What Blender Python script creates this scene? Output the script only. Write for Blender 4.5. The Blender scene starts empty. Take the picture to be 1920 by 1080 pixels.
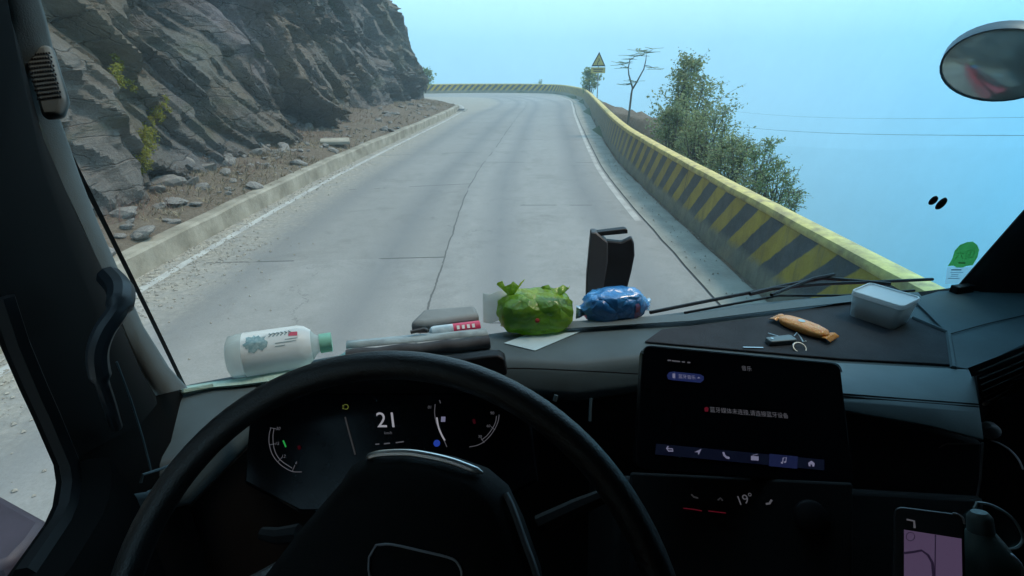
import bpy, math, random
import numpy as np
from mathutils import Vector, Matrix, noise as mn
R=math.radians; PI=math.pi
sc=bpy.context.scene; COL=sc.collection
random.seed(7); rng=np.random.default_rng(7)
V=Vector
# ------------------------------------------------------------------ camera
PITCH=R(23.1); EYE=V((0,0,2.5))
cam=bpy.data.cameras.new('camera'); co=bpy.data.objects.new('camera',cam); COL.objects.link(co)
co.location=EYE; co.rotation_euler=(R(90)-PITCH,0,0)
cam.sensor_width=36; cam.lens=18; cam.clip_start=.02; cam.clip_end=6000
sc.camera=co
# ------------------------------------------------------------------ sky, sun, exposure
SUN_EL,SUN_AZ=R(60),R(74)           # azimuth measured from +Y towards +X
w=bpy.data.worlds.new('World'); sc.world=w; w.use_nodes=True
nt=w.node_tree; nt.nodes.clear()
def N(t,ty,**kw):
    n=t.nodes.new(ty)
    for k,v in kw.items(): setattr(n,k,v)
    return n
out=N(nt,'ShaderNodeOutputWorld'); bg=N(nt,'ShaderNodeBackground')
sky=N(nt,'ShaderNodeTexSky',sky_type='NISHITA',sun_disc=False,sun_elevation=SUN_EL,sun_rotation=SUN_AZ,air_density=1.3,dust_density=2.0,ozone_density=2.0)
mixc=N(nt,'ShaderNodeMix',data_type='RGBA'); mixc.inputs[0].default_value=.78
mixc.inputs[7].default_value=(5.0,8.7,11.3,1)          # thick bright mist over the blue sky
nt.links.new(sky.outputs[0],mixc.inputs[6]); nt.links.new(mixc.outputs[2],bg.inputs[0])
bg.inputs[1].default_value=.112
nt.links.new(bg.outputs[0],out.inputs[0])
sl=bpy.data.lights.new('sun','SUN'); sl.energy=1.35; sl.angle=R(14); sl.color=(1,.80,.60)
so=bpy.data.objects.new('sun',sl); COL.objects.link(so)
sd=V((math.sin(SUN_AZ)*math.cos(SUN_EL),math.cos(SUN_AZ)*math.cos(SUN_EL),math.sin(SUN_EL)))
so.rotation_euler=sd.to_track_quat('Z','Y').to_euler()
sc.view_settings.view_transform='Standard'; sc.view_settings.look='None'; sc.view_settings.exposure=.95; sc.view_settings.gamma=1
sc.cycles.max_bounces=8; sc.cycles.transparent_max_bounces=16; sc.cycles.use_denoising=True; sc.cycles.volume_bounces=1
# ------------------------------------------------------------------ helpers
def ray(px,py):
    u=(px-960)/960; v=(py-540)/960
    c,s=math.cos(PITCH),math.sin(PITCH)
    return V((u,c-v*s,-s-v*c))
def P(px,py,z=None,y=None,t=None):
    d=ray(px,py)
    if z is not None: t=(z-2.5)/d.z
    if y is not None: t=y/d.y
    return EYE+d*t
def plane_hit(px,py,o,n):
    d=ray(px,py); return EYE+d*((o-EYE).dot(n)/d.dot(n))
class MB:
    def __init__(s): s.v=[];s.f=[];s.uv={}
    def add(s,vs,fs):
        b=len(s.v); s.v+= [tuple(x) for x in vs]; s.f+=[tuple(b+i for i in f) for f in fs]; return s
    def poly(s,pts): return s.add(pts,[range(len(pts))])
    def hexa(s,b,t):                     # bottom quad, top quad
        return s.add(list(b)+list(t),[(3,2,1,0),(4,5,6,7),(0,1,5,4),(1,2,6,5),(2,3,7,6),(3,0,4,7)])
    def prism(s,pts,d):                  # extrude polygon along vector d
        n=len(pts); d=V(d)
        return s.add([V(p) for p in pts]+[V(p)+d for p in pts],[tuple(range(n))[::-1],tuple(range(n,2*n))]+[(i,(i+1)%n,n+(i+1)%n,n+i) for i in range(n)])
    def box(s,c,x,y,z):                  # centre + half axis vectors
        c=V(c);x=V(x);y=V(y);z=V(z)
        return s.hexa([c-x-y-z,c+x-y-z,c+x+y-z,c-x+y-z],[c-x-y+z,c+x-y+z,c+x+y+z,c-x+y+z])
    def tube(s,pts,r,k=8,cap=True,closed=False):
        pts=[V(p) for p in pts]; n=len(pts); rs=r if isinstance(r,(list,tuple)) else [r]*n
        vs=[];up=V((0,0,1))
        prev=None
        for i,p in enumerate(pts):
            if closed: t=pts[(i+1)%n]-pts[i-1]
            else: t=pts[min(i+1,n-1)]-pts[max(i-1,0)]
            t.normalize()
            if prev is None:
                a=t.cross(up)
                if a.length<.1: a=t.cross(V((1,0,0)))
            else: a=prev-t*prev.dot(t)
            a.normalize(); prev=a.copy(); b=t.cross(a)
            for j in range(k):
                th=2*PI*j/k; vs.append(p+(a*math.cos(th)+b*math.sin(th))*rs[i])
        fs=[]
        m=n if closed else n-1
        for i in range(m):
            for j in range(k):
                i2=(i+1)%n
                fs.append((i*k+j,i*k+(j+1)%k,i2*k+(j+1)%k,i2*k+j))
        if cap and not closed: fs+= [tuple(range(k))[::-1],tuple((n-1)*k+j for j in range(k))]
        return s.add(vs,fs)
    def lathe(s,o,ax,prof,k=24,cap0=True,cap1=True):   # prof: (distance along axis, radius)
        o=V(o);ax=V(ax).normalized(); a=ax.orthogonal().normalized(); b=ax.cross(a)
        vs=[o+ax*h+(a*math.cos(2*PI*j/k)+b*math.sin(2*PI*j/k))*r for h,r in prof for j in range(k)]
        fs=[(i*k+j,i*k+(j+1)%k,(i+1)*k+(j+1)%k,(i+1)*k+j) for i in range(len(prof)-1) for j in range(k)]
        if cap0: fs.append(tuple(range(k))[::-1])
        if cap1: fs.append(tuple((len(prof)-1)*k+j for j in range(k)))
        return s.add(vs,fs)
    def grid(s,rows):
        n=len(rows);m=len(rows[0]); return s.add([p for r in rows for p in r],[(i*m+j,i*m+j+1,(i+1)*m+j+1,(i+1)*m+j) for i in range(n-1) for j in range(m-1)])
    def build(s,name,mat,parent=None,smooth=True,bevel=0,seg=2,solid=0,sub=0,angle=35):
        me=bpy.data.meshes.new(name); me.from_pydata(s.v,[],s.f); me.update()
        o=bpy.data.objects.new(name,me); COL.objects.link(o)
        if mat: me.materials.append(mat)
        if parent is not None:
            o.parent=parent
            o.matrix_parent_inverse=wm(parent).inverted()
        if solid:
            m=o.modifiers.new('s','SOLIDIFY'); m.thickness=solid; m.offset=0
        if bevel:
            m=o.modifiers.new('b','BEVEL'); m.width=bevel; m.segments=seg; m.limit_method='ANGLE'; m.angle_limit=R(30); m.harden_normals=False
        if sub:
            m=o.modifiers.new('u','SUBSURF'); m.levels=m.render_levels=sub
        if smooth:
            me.polygons.foreach_set('use_smooth',[True]*len(me.polygons))
            if angle<180 and not sub:
                try: me.set_sharp_from_angle(angle=R(angle))
                except Exception: pass
        return o
def wm(o):
    m=Matrix.LocRotScale(o.location,o.rotation_euler,o.scale)
    return (wm(o.parent)@o.matrix_parent_inverse@m) if o.parent else m
def np_obj(name,verts,faces,mat,parent=None,smooth=False):
    me=bpy.data.meshes.new(name); me.from_pydata([tuple(v) for v in verts],[],[tuple(f) for f in faces]); me.update()
    o=bpy.data.objects.new(name,me); COL.objects.link(o); me.materials.append(mat)
    if smooth: me.polygons.foreach_set('use_smooth',[True]*len(me.polygons))
    if parent is not None: o.parent=parent; o.matrix_parent_inverse=wm(parent).inverted()
    return o
def tag(o,label=None,cat=None,group=None,kind=None):
    for k,v in (('label',label),('category',cat),('group',group),('kind',kind)):
        if v: o[k]=v
    return o
def thing(name,label,cat,loc,group=None):
    o=bpy.data.objects.new(name,None); COL.objects.link(o); o.location=loc; o.empty_display_size=.1
    return tag(o,label,cat,group)
def cr(pts,n):                            # Catmull-Rom through pts, n samples per span
    pts=[V(p) for p in pts]; q=[pts[0]*2-pts[1]]+pts+[pts[-1]*2-pts[-2]]; o=[]
    for i in range(1,len(q)-2):
        for k in range(n):
            t=k/n; a,b,c,d=q[i-1],q[i],q[i+1],q[i+2]
            o.append(.5*((2*b)+(c-a)*t+(2*a-5*b+4*c-d)*t*t+(3*b-a-3*c+d)*t**3))
    return o+[pts[-1]]
# ------------------------------------------------------------------ materials
def mat(name,col,rough=.6,var=.25,scale=8,bump=0,bscale=60,metal=0,spec=.5,emit=None,es=1,trans=0,alpha=1,col2=None,detail=6,coat=0):
    m=bpy.data.materials.new(name); m.use_nodes=True; t=m.node_tree; b=t.nodes['Principled BSDF']
    b.inputs['Roughness'].default_value=rough; b.inputs['Metallic'].default_value=metal; b.inputs['Specular IOR Level'].default_value=spec
    b.inputs['Transmission Weight'].default_value=trans; b.inputs['Alpha'].default_value=alpha; b.inputs['Coat Weight'].default_value=coat
    tc=N(t,'ShaderNodeTexCoord'); nz=N(t,'ShaderNodeTexNoise'); nz.inputs['Scale'].default_value=scale; nz.inputs['Detail'].default_value=detail; nz.inputs['Roughness'].default_value=.6
    t.links.new(tc.outputs['Object'],nz.inputs['Vector'])
    rp=N(t,'ShaderNodeValToRGB'); c2=col2 or tuple(c*(1-var) for c in col); c1=col if col2 else tuple(min(1,c*(1+var)) for c in col)
    rp.color_ramp.elements[0].color=(*c2,1); rp.color_ramp.elements[1].color=(*c1,1); rp.color_ramp.elements[0].position=.3; rp.color_ramp.elements[1].position=.7
    t.links.new(nz.outputs['Fac'],rp.inputs[0]); t.links.new(rp.outputs[0],b.inputs['Base Color'])
    if bump:
        n2=N(t,'ShaderNodeTexNoise'); n2.inputs['Scale'].default_value=bscale; n2.inputs['Detail'].default_value=5
        t.links.new(tc.outputs['Object'],n2.inputs['Vector']); bp=N(t,'ShaderNodeBump'); bp.inputs['Strength'].default_value=bump; bp.inputs['Distance'].default_value=.02
        t.links.new(n2.outputs['Fac'],bp.inputs['Height']); t.links.new(bp.outputs[0],b.inputs['Normal'])
    if emit: b.inputs['Emission Color'].default_value=(*emit,1); b.inputs['Emission Strength'].default_value=es
    return m
def M_(t,op,a,b=None,c=None,clamp=False):
    n=N(t,'ShaderNodeMath',operation=op,use_clamp=clamp)
    for i,x in enumerate((a,b,c)):
        if x is None: continue
        if isinstance(x,(int,float)): n.inputs[i].default_value=x
        else: t.links.new(x,n.inputs[i])
    return n.outputs[0]
def mixrgb(t,f,a,b,blend='MIX'):
    n=N(t,'ShaderNodeMix',data_type='RGBA',blend_type=blend)
    for i,x in ((0,f),(6,a),(7,b)):
        if isinstance(x,(int,float)): n.inputs[i].default_value=x
        elif isinstance(x,tuple): n.inputs[i].default_value=(*x,1)
        else: t.links.new(x,n.inputs[i])
    return n.outputs[2]
def noise_n(t,vec,scale,detail=6,rough=.6,dist=0):
    n=N(t,'ShaderNodeTexNoise'); n.inputs['Scale'].default_value=scale; n.inputs['Detail'].default_value=detail; n.inputs['Roughness'].default_value=rough; n.inputs['Distortion'].default_value=dist
    t.links.new(vec,n.inputs['Vector']); return n.outputs['Fac']
def ramp(t,f,*stops):
    r=N(t,'ShaderNodeValToRGB'); e=r.color_ramp.elements
    while len(e)<len(stops): e.new(.5)
    for k,(p,c) in enumerate(stops): e[k].position=p; e[k].color=(*c,1) if isinstance(c,tuple) else (c,c,c,1)
    t.links.new(f,r.inputs[0]); return r.outputs[0]
def new_mat(name):
    m=bpy.data.materials.new(name); m.use_nodes=True; t=m.node_tree; return m,t,t.nodes['Principled BSDF']
def bump_to(t,b,h,strength,dist):
    bp=N(t,'ShaderNodeBump'); bp.inputs['Strength'].default_value=strength; bp.inputs['Distance'].default_value=dist
    t.links.new(h,bp.inputs['Height']); t.links.new(bp.outputs[0],b.inputs['Normal'])

# concrete road: UV u = metres across from the centre joint, v = metres along
mroad,t,b=new_mat('road_concrete')
uv=N(t,'ShaderNodeUVMap',uv_map='UVMap'); sx=N(t,'ShaderNodeSeparateXYZ'); t.links.new(uv.outputs[0],sx.inputs[0])
tc=N(t,'ShaderNodeTexCoord'); ob=tc.outputs['Object']
n1=noise_n(t,ob,.35,5); n2=noise_n(t,ob,3.5,8,.7); n3=noise_n(t,ob,40,4,.7)
base=ramp(t,n1,(.3,(.205,.205,.19)),(.7,(.275,.27,.25)))
base=mixrgb(t,.5,base,ramp(t,n2,(.25,(.17,.168,.155)),(.75,(.35,.342,.32))))
base=mixrgb(t,.18,base,ramp(t,n3,(.3,(.12,.12,.12)),(.7,(.5,.5,.48))))
wob=M_(t,'MULTIPLY',M_(t,'SUBTRACT',noise_n(t,ob,.9,7,.7),.5),.17)
ux=M_(t,'ADD',sx.outputs[0],wob)
def line(coord,c,wd): return M_(t,'LESS_THAN',M_(t,'ABSOLUTE',M_(t,'SUBTRACT',coord,c)),wd)
brk=M_(t,'GREATER_THAN',noise_n(t,ob,1.1,4),.44)
cj=M_(t,'MULTIPLY',line(ux,0,.012),brk)
# transverse joints every 5.2 m, offset on either side of the centre joint
half=M_(t,'GREATER_THAN',sx.outputs[0],0)
vv=M_(t,'ADD',M_(t,'ADD',sx.outputs[1],M_(t,'MULTIPLY',half,2.1)),M_(t,'MULTIPLY',wob,.5))
tj=M_(t,'MULTIPLY',line(M_(t,'PINGPONG',vv,2.6),0,.022),M_(t,'GREATER_THAN',noise_n(t,ob,.8,4),.50))
mk=M_(t,'MAXIMUM',cj,tj)
vc=N(t,'ShaderNodeTexVoronoi',feature='DISTANCE_TO_EDGE'); vc.inputs['Scale'].default_value=.33
nzd=N(t,'ShaderNodeTexNoise'); nzd.inputs['Scale'].default_value=1.4; nzd.inputs['Detail'].default_value=8; nzd.inputs['Roughness'].default_value=.7; t.links.new(ob,nzd.inputs['Vector'])
avd=N(t,'ShaderNodeVectorMath',operation='MULTIPLY_ADD'); t.links.new(nzd.outputs['Color'],avd.inputs[0]); avd.inputs[1].default_value=(1.3,1.3,0); t.links.new(ob,avd.inputs[2]); t.links.new(avd.outputs[0],vc.inputs['Vector'])
ck=M_(t,'MULTIPLY',M_(t,'LESS_THAN',vc.outputs['Distance'],.0025),M_(t,'GREATER_THAN',noise_n(t,ob,.45,3),.57))
base=mixrgb(t,M_(t,'MULTIPLY',ck,.55),base,(.08,.08,.075))
patch_=ramp(t,noise_n(t,ob,9,8,.8),(.60,0.0),(.70,1.0)); base=mixrgb(t,M_(t,'MULTIPLY',patch_,.35),base,(.12,.115,.10))
cid=N(t,'ShaderNodeCombineXYZ'); t.links.new(M_(t,'FLOOR',M_(t,'DIVIDE',M_(t,'ADD',vv,0),5.2)),cid.inputs[0]); t.links.new(half,cid.inputs[1]); wn_=N(t,'ShaderNodeTexWhiteNoise',noise_dimensions='2D'); t.links.new(cid.outputs[0],wn_.inputs['Vector'])
base=mixrgb(t,M_(t,'MULTIPLY',wn_.outputs['Value'],.38),base,(.17,.165,.15))
stain=ramp(t,noise_n(t,ob,.9,9,.78,.6),(.52,0.0),(.66,1.0)); base=mixrgb(t,M_(t,'MULTIPLY',stain,.45),base,(.13,.125,.11))
smear=M_(t,'MULTIPLY',ramp(t,M_(t,'ABSOLUTE',ux),(.0,1.0),(.35,0.0)),noise_n(t,ob,2.2,6,.75))
base=mixrgb(t,M_(t,'MULTIPLY',smear,.45),base,(.16,.16,.155))
# wheel tracks a little darker, dust pale at the edges
trk=M_(t,'MULTIPLY',ramp(t,M_(t,'ABSOLUTE',M_(t,'SUBTRACT',M_(t,'ABSOLUTE',M_(t,'SUBTRACT',M_(t,'ABSOLUTE',sx.outputs[0]),1.7)),.9)),(.0,1.0),(.5,0.0)),1.25)
base=mixrgb(t,M_(t,'MULTIPLY',trk,n2),base,(.15,.155,.155))
dust=M_(t,'MULTIPLY',ramp(t,M_(t,'MULTIPLY',sx.outputs[0],-.2),(.48,0.0),(.72,1.0)),ramp(t,noise_n(t,ob,2.6,9,.8),(.34,0.0),(.56,1.0)))
base=mixrgb(t,M_(t,'MULTIPLY',dust,.85),base,ramp(t,noise_n(t,ob,12,9,.85),(.36,(.10,.09,.07)),(.5,(.30,.27,.21)),(.62,(.50,.46,.38))))
base=mixrgb(t,M_(t,'MULTIPLY',mk,.8),base,(.06,.06,.055))
t.links.new(base,b.inputs['Base Color']); b.inputs['Roughness'].default_value=.75; b.inputs['Specular IOR Level'].default_value=.4
bump_to(t,b,M_(t,'SUBTRACT',M_(t,'MULTIPLY',n3,.5),mk),.35,.01)

# yellow and black barrier: UV u = metres along, v = height
mbar,t,b=new_mat('barrier_paint')
uv=N(t,'ShaderNodeUVMap',uv_map='UVMap'); sx=N(t,'ShaderNodeSeparateXYZ'); t.links.new(uv.outputs[0],sx.inputs[0])
ob=N(t,'ShaderNodeTexCoord').outputs['Object']
wob=M_(t,'MULTIPLY',M_(t,'SUBTRACT',noise_n(t,ob,3,5,.7),.5),.10)
fr=M_(t,'FRACT',M_(t,'DIVIDE',M_(t,'ADD',M_(t,'ADD',sx.outputs[0],M_(t,'MULTIPLY',sx.outputs[1],1.05)),wob),.68))
st=ramp(t,M_(t,'ABSOLUTE',M_(t,'SUBTRACT',fr,.5)),(.225,1.0),(.265,0.0))
yel=ramp(t,noise_n(t,ob,2.5,7,.7),(.3,(.33,.22,.03)),(.7,(.56,.40,.04)))
blk=ramp(t,noise_n(t,ob,4,7,.7),(.3,(.045,.048,.055)),(.7,(.11,.11,.12)))
base=mixrgb(t,st,blk,yel)
conc=ramp(t,noise_n(t,ob,3,7,.7),(.3,(.17,.165,.13)),(.7,(.31,.29,.22)))
wear=M_(t,'ADD',ramp(t,sx.outputs[1],(.05,1.0),(.42,.0)),M_(t,'MULTIPLY',noise_n(t,ob,2.2,8,.75),.75))
wear=ramp(t,wear,(.50,0.0),(.9,.95))
jn=line(M_(t,'ADD',M_(t,'PINGPONG',sx.outputs[0],3.0),M_(t,'MULTIPLY',wob,.15)),0,.014)
base=mixrgb(t,M_(t,'MULTIPLY',jn,.8),base,(.03,.03,.028))
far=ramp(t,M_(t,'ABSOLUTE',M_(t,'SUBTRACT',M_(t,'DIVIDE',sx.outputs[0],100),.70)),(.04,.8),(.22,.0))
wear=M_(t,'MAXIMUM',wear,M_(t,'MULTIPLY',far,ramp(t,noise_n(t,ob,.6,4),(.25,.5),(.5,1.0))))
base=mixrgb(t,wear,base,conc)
mpv=N(t,'ShaderNodeMapping'); mpv.inputs['Scale'].default_value=(5,5,.5); t.links.new(ob,mpv.inputs[0]); run=ramp(t,noise_n(t,mpv.outputs[0],1.6,6,.7),(.52,0.0),(.72,1.0)); base=mixrgb(t,M_(t,'MULTIPLY',run,.55),base,(.12,.105,.075))
speck=ramp(t,noise_n(t,ob,22,6,.8),(.60,0.0),(.72,1.0))
base=mixrgb(t,M_(t,'MULTIPLY',speck,.6),base,(.15,.14,.11))
t.links.new(base,b.inputs['Base Color']); b.inputs['Roughness'].default_value=.8
bump_to(t,b,noise_n(t,ob,18,6,.7),.5,.015)
mcap=mat('barrier_cap_paint',(.74,.60,.20),.8,col2=(.32,.25,.13),scale=6,bump=.4,bscale=25,detail=9)
# rock
mrock,t,b=new_mat('rock')
ob=N(t,'ShaderNodeTexCoord').outputs['Object']
mp=N(t,'ShaderNodeMapping'); mp.inputs['Rotation'].default_value=(R(43),0,0); mp.inputs['Scale'].default_value=(1.4,.45,2.6); t.links.new(ob,mp.inputs[0]); q=mp.outputs[0]
a1=noise_n(t,q,.55,7,.65,.4); a2=noise_n(t,q,2.4,9,.75,.5); a3=noise_n(t,ob,9,8,.75)
base=ramp(t,a1,(.28,(.085,.066,.054)),(.45,(.16,.128,.106)),(.6,(.255,.205,.165)),(.75,(.36,.285,.20)))
base=mixrgb(t,.55,base,ramp(t,a2,(.30,(.018,.017,.018)),(.5,(.14,.115,.098)),(.72,(.39,.34,.285))))
a4=noise_n(t,ob,34,6,.8)
at_=N(t,'ShaderNodeAttribute',attribute_name='patch')
base=mixrgb(t,M_(t,'MULTIPLY',at_.outputs['Alpha'],ramp(t,a2,(.25,.55),(.55,1.0))),base,mixrgb(t,.3,at_.outputs['Color'],mixrgb(t,a3,(.02,.02,.02),at_.outputs['Color'])))
base=mixrgb(t,.30,base,ramp(t,a4,(.34,(.02,.02,.02)),(.66,(.36,.34,.31))))
base=mixrgb(t,.32,base,ramp(t,a3,(.3,(.03,.03,.03)),(.7,(.27,.26,.24))))
tan=ramp(t,noise_n(t,ob,.30,5,.65),(.47,0.0),(.62,1.0)); base=mixrgb(t,M_(t,'MULTIPLY',tan,.8),base,mixrgb(t,a2,(.10,.075,.05),(.30,.24,.16)))
grn=ramp(t,noise_n(t,q,.42,6,.7),(.56,0.0),(.68,1.0)); base=mixrgb(t,M_(t,'MULTIPLY',grn,.5),base,(.10,.115,.06))
vo=N(t,'ShaderNodeTexVoronoi',feature='DISTANCE_TO_EDGE'); vo.inputs['Scale'].default_value=.9
dv=N(t,'ShaderNodeVectorMath',operation='ADD'); t.links.new(q,dv.inputs[0])
nzc=N(t,'ShaderNodeTexNoise'); nzc.inputs['Scale'].default_value=1.2; nzc.inputs['Detail'].default_value=6; t.links.new(q,nzc.inputs['Vector']); t.links.new(nzc.outputs['Color'],dv.inputs[1]); t.links.new(dv.outputs[0],vo.inputs['Vector'])
crk=ramp(t,vo.outputs['Distance'],(.0,1.0),(.035,0.0)); base=mixrgb(t,M_(t,'MULTIPLY',M_(t,'MULTIPLY',crk,a1),.55),base,(.022,.02,.02))
t.links.new(base,b.inputs['Base Color']); b.inputs['Roughness'].default_value=.85; b.inputs['Specular IOR Level'].default_value=.25
h=M_(t,'ADD',M_(t,'ADD',M_(t,'MULTIPLY',a2,1.3),M_(t,'MULTIPLY',a4,.28)),M_(t,'SUBTRACT',M_(t,'MULTIPLY',a3,.75),M_(t,'MULTIPLY',crk,.5)))
bump_to(t,b,h,.95,.16)
msoil,t,b=new_mat('soil')
ob=N(t,'ShaderNodeTexCoord').outputs['Object']
s1=noise_n(t,ob,1.1,8,.75); s2=noise_n(t,ob,14,9,.8)
base=mixrgb(t,.55,ramp(t,s1,(.3,(.085,.06,.045)),(.5,(.16,.125,.09)),(.7,(.22,.185,.14))),ramp(t,s2,(.3,(.03,.022,.018)),(.7,(.31,.26,.2))))
t.links.new(base,b.inputs['Base Color']); b.inputs['Roughness'].default_value=.95; b.inputs['Specular IOR Level'].default_value=.15
bump_to(t,b,s2,.9,.06)
mground=mat('valley_ground',(.10,.12,.06),.95,col2=(.045,.06,.03),scale=.05,detail=9)
mkerb=mat('kerb_concrete',(.38,.35,.28),.85,col2=(.17,.15,.11),scale=2.2,bump=.5,bscale=18,detail=9)
mline=mat('edge_line_paint',(.50,.50,.46),.8,col2=(.26,.255,.24),scale=2.2,detail=9)
mstone=mat('loose_stone',(.27,.25,.22),.85,col2=(.12,.11,.10),scale=5,bump=.5,bscale=30)
mgutter=mat('gutter_concrete',(.31,.31,.27),.8,col2=(.19,.19,.165),scale=1.8,bump=.4,bscale=20,detail=9)
mgrit=mat('grit',(.42,.385,.32),.9,col2=(.20,.18,.15),scale=9)
mhole=mat('drain_dark',(.03,.03,.03),.9)
msteel=mat('sign_steel',(.34,.34,.33),.5,metal=.6)
mgrass=mat('dry_grass',(.36,.29,.18),.9,col2=(.13,.10,.07),scale=1.5)
mtwig=mat('dead_twig',(.22,.12,.09),.9,col2=(.10,.06,.05),scale=3)
mbark=mat('bark',(.15,.13,.10),.9,col2=(.08,.07,.055),scale=10)
mwire=mat('wire',(.05,.05,.055),.6)
def leafmat(name,c1,c2):
    m,t,b=new_mat(name); g=N(t,'ShaderNodeNewGeometry')
    col=ramp(t,g.outputs['Random Per Island'],(.0,c1),(1,c2))
    t.links.new(col,b.inputs['Base Color']); b.inputs['Roughness'].default_value=.6; b.inputs['Specular IOR Level'].default_value=.3
    tr=N(t,'ShaderNodeBsdfTranslucent'); t.links.new(col,tr.inputs[0]); mx=N(t,'ShaderNodeMixShader'); mx.inputs[0].default_value=.55
    o=[n for n in t.nodes if n.type=='OUTPUT_MATERIAL'][0]
    t.links.new(b.outputs[0],mx.inputs[1]); t.links.new(tr.outputs[0],mx.inputs[2]); t.links.new(mx.outputs[0],o.inputs[0]); return m
mleaf=leafmat('shrub_leaf',(.15,.20,.09),(.38,.42,.21))
mleaf2=leafmat('broad_leaf',(.13,.20,.09),(.34,.40,.19))
mmoss=leafmat('moss_leaf',(.16,.16,.025),(.38,.36,.06))
# cab
mdash=mat('dash_plastic',(.058,.086,.096),.62,var=.30,scale=4,detail=10,bump=.12,bscale=900,spec=.35)
mdash2=mat('dash_plastic_dark',(.0045,.0042,.0045),.7,var=.15,scale=6,bump=.12,bscale=700,spec=.2)
mrub=mat('storage_mat_rubber',(.026,.027,.032),.75,var=.4,scale=9,bump=.15,bscale=400,spec=.25,detail=9)
mpil=mat('pillar_trim',(.105,.14,.15),.7,var=.1,scale=5,bump=.15,bscale=600,spec=.3)
mblk=mat('black_plastic',(.004,.004,.005),.5,spec=.2)
mint=mat('cab_lining',(.005,.0045,.0045),.9,spec=.1)
mleather=mat('wheel_leather',(.008,.009,.0095),.40,bump=.15,bscale=500,spec=.6)
mgloss=mat('screen_glass',(.003,.003,.004),.22,spec=.12,var=.05)
mchrome=mat('satin_metal',(.45,.47,.48),.32,metal=1,var=.05)
msilver=mat('silver_trim',(.92,.94,.95),.28,metal=1,var=.05)
mred=mat('cab_paint',(.50,.03,.06),.35,coat=.4)
mfrit=mat('black_frit',(.006,.006,.007),.5)
def film(m_,tl,tp,col):          # thin plastic: part of the light goes through, scattered (tl) or straight (tp)
    t=m_.node_tree; b=t.nodes['Principled BSDF']; o=[n for n in t.nodes if n.type=='OUTPUT_MATERIAL'][0]
    tr=N(t,'ShaderNodeBsdfTranslucent'); tr.inputs[0].default_value=(*col,1); tq=N(t,'ShaderNodeBsdfTransparent'); a=N(t,'ShaderNodeMixShader'); c=N(t,'ShaderNodeMixShader')
    if b.inputs['Base Color'].links: t.links.new(b.inputs['Base Color'].links[0].from_socket,tr.inputs[0])
    a.inputs[0].default_value=tl; c.inputs[0].default_value=tp
    t.links.new(b.outputs[0],a.inputs[1]); t.links.new(tr.outputs[0],a.inputs[2]); t.links.new(a.outputs[0],c.inputs[1]); t.links.new(tq.outputs[0],c.inputs[2]); t.links.new(c.outputs[0],o.inputs[0]); return m_
def em(name,c,s): return mat(name,(.01,.01,.01),.5,emit=c,es=s*.42)
ewhite=em('lit_white',(.75,.75,.85),.42); edim=em('lit_dim',(.6,.6,.7),.13); egreen=em('lit_green',(.05,.8,.15),.35); eblue=em('lit_blue',(.04,.12,.9),.35)
ered=em('lit_red',(.8,.02,.08),.10); enavy=em('lit_navy',(.045,.07,.35),.20); ebar=em('lit_bar',(.02,.025,.12),.08); elil=em('lit_lilac',(.55,.55,.85),.30); epurple=em('lit_map',(.36,.24,.48),.20); emapd=em('lit_map_dark',(.12,.07,.2),.12)
escr=em('screen_backlight',(.05,.05,.12),.02)
eyel=em('lit_yellow_green',(.55,.65,.1),.22)

# ------------------------------------------------------------------ layout of the road (matched stations)
inner=[(-4.6,-45),(-4.6,-8),(-4.58,4),(-4.55,11),(-4.27,17),(-3.4,30.7),(-3.35,37.3),(-4.3,42.5),(-6.5,47),(-9.5,49.7),(-16,50.5),(-32,45),(-62,34)]
centre=[(-.95,-45),(-.95,-8),(-.95,4),(-.99,12),(-.6,18),(.3,31),(1.0,40),(1.0,47.5),(-1,55),(-6.3,57),(-14.5,55),(-31,48.5),(-61,38)]
outer=[(2.4,-45),(2.4,-8),(2.4,4),(2.42,12),(2.75,18),(3.9,32.5),(4.6,40),(5.2,50),(3.5,60.5),(-4,62.8),(-14,58.6),(-30,52),(-60,42)]
wallp=[(3.02,-45),(3.02,-8),(3.02,4),(3.05,12),(3.35,18),(4.7,32),(5.45,40),(6.0,50.5),(4.2,62),(-4,64),(-14.2,59.7),(-30.3,52.7),(-60.3,42.7)]
S=14
I,Cn,O,W=[cr([(x,y,0) for x,y in a],S) for a in (inner,centre,outer,wallp)]
def arclen(p):
    s=[0.]
    for a,b_ in zip(p,p[1:]): s.append(s[-1]+(b_-a).length)
    return s
def perp(p,i):
    t_=(p[min(i+1,len(p)-1)]-p[max(i-1,0)]).normalized(); return V((t_.y,-t_.x,0))   # to the right
def uvset(o,uvs):
    me=o.data; l=me.uv_layers.new(name='UVMap')
    idx=np.zeros(len(me.loops),dtype=np.int32); me.loops.foreach_get('vertex_index',idx)
    l.data.foreach_set('uv',np.asarray(uvs,dtype=np.float32)[idx].ravel())
sC=arclen(Cn)
rows=[];uvs=[]
for i in range(len(I)):
    pl=I[i]-perp(I,i)*.45; pr=W[i]+perp(W,i)*.1
    L=(Cn[i]-pl).length; Rr=(pr-Cn[i]).length
    r=[];
    for k in range(9): r.append(pl.lerp(Cn[i],k/8)); uvs.append((-L*(1-k/8),sC[i]))
    for k in range(1,9): r.append(Cn[i].lerp(pr,k/8)); uvs.append((Rr*k/8,sC[i]))
    rows.append(r)
m=MB(); m.grid(rows); road=m.build('road',mroad); uvset(road,uvs); tag(road,kind='structure')
def strip(name,path,off,wd,z,mt,i0=0,i1=None):
    m=MB(); m.grid([[path[i]+perp(path,i)*(off-wd/2)+V((0,0,z)),path[i]+perp(path,i)*(off+wd/2)+V((0,0,z))] for i in range(i0,i1 or len(path))]); return tag(m.build(name,mt),kind='structure')
strip('edge_line',I,0,.13,.004,mline)
strip('edge_line',O,-.12,.12,.004,mline,i0=3*S-6)
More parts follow.
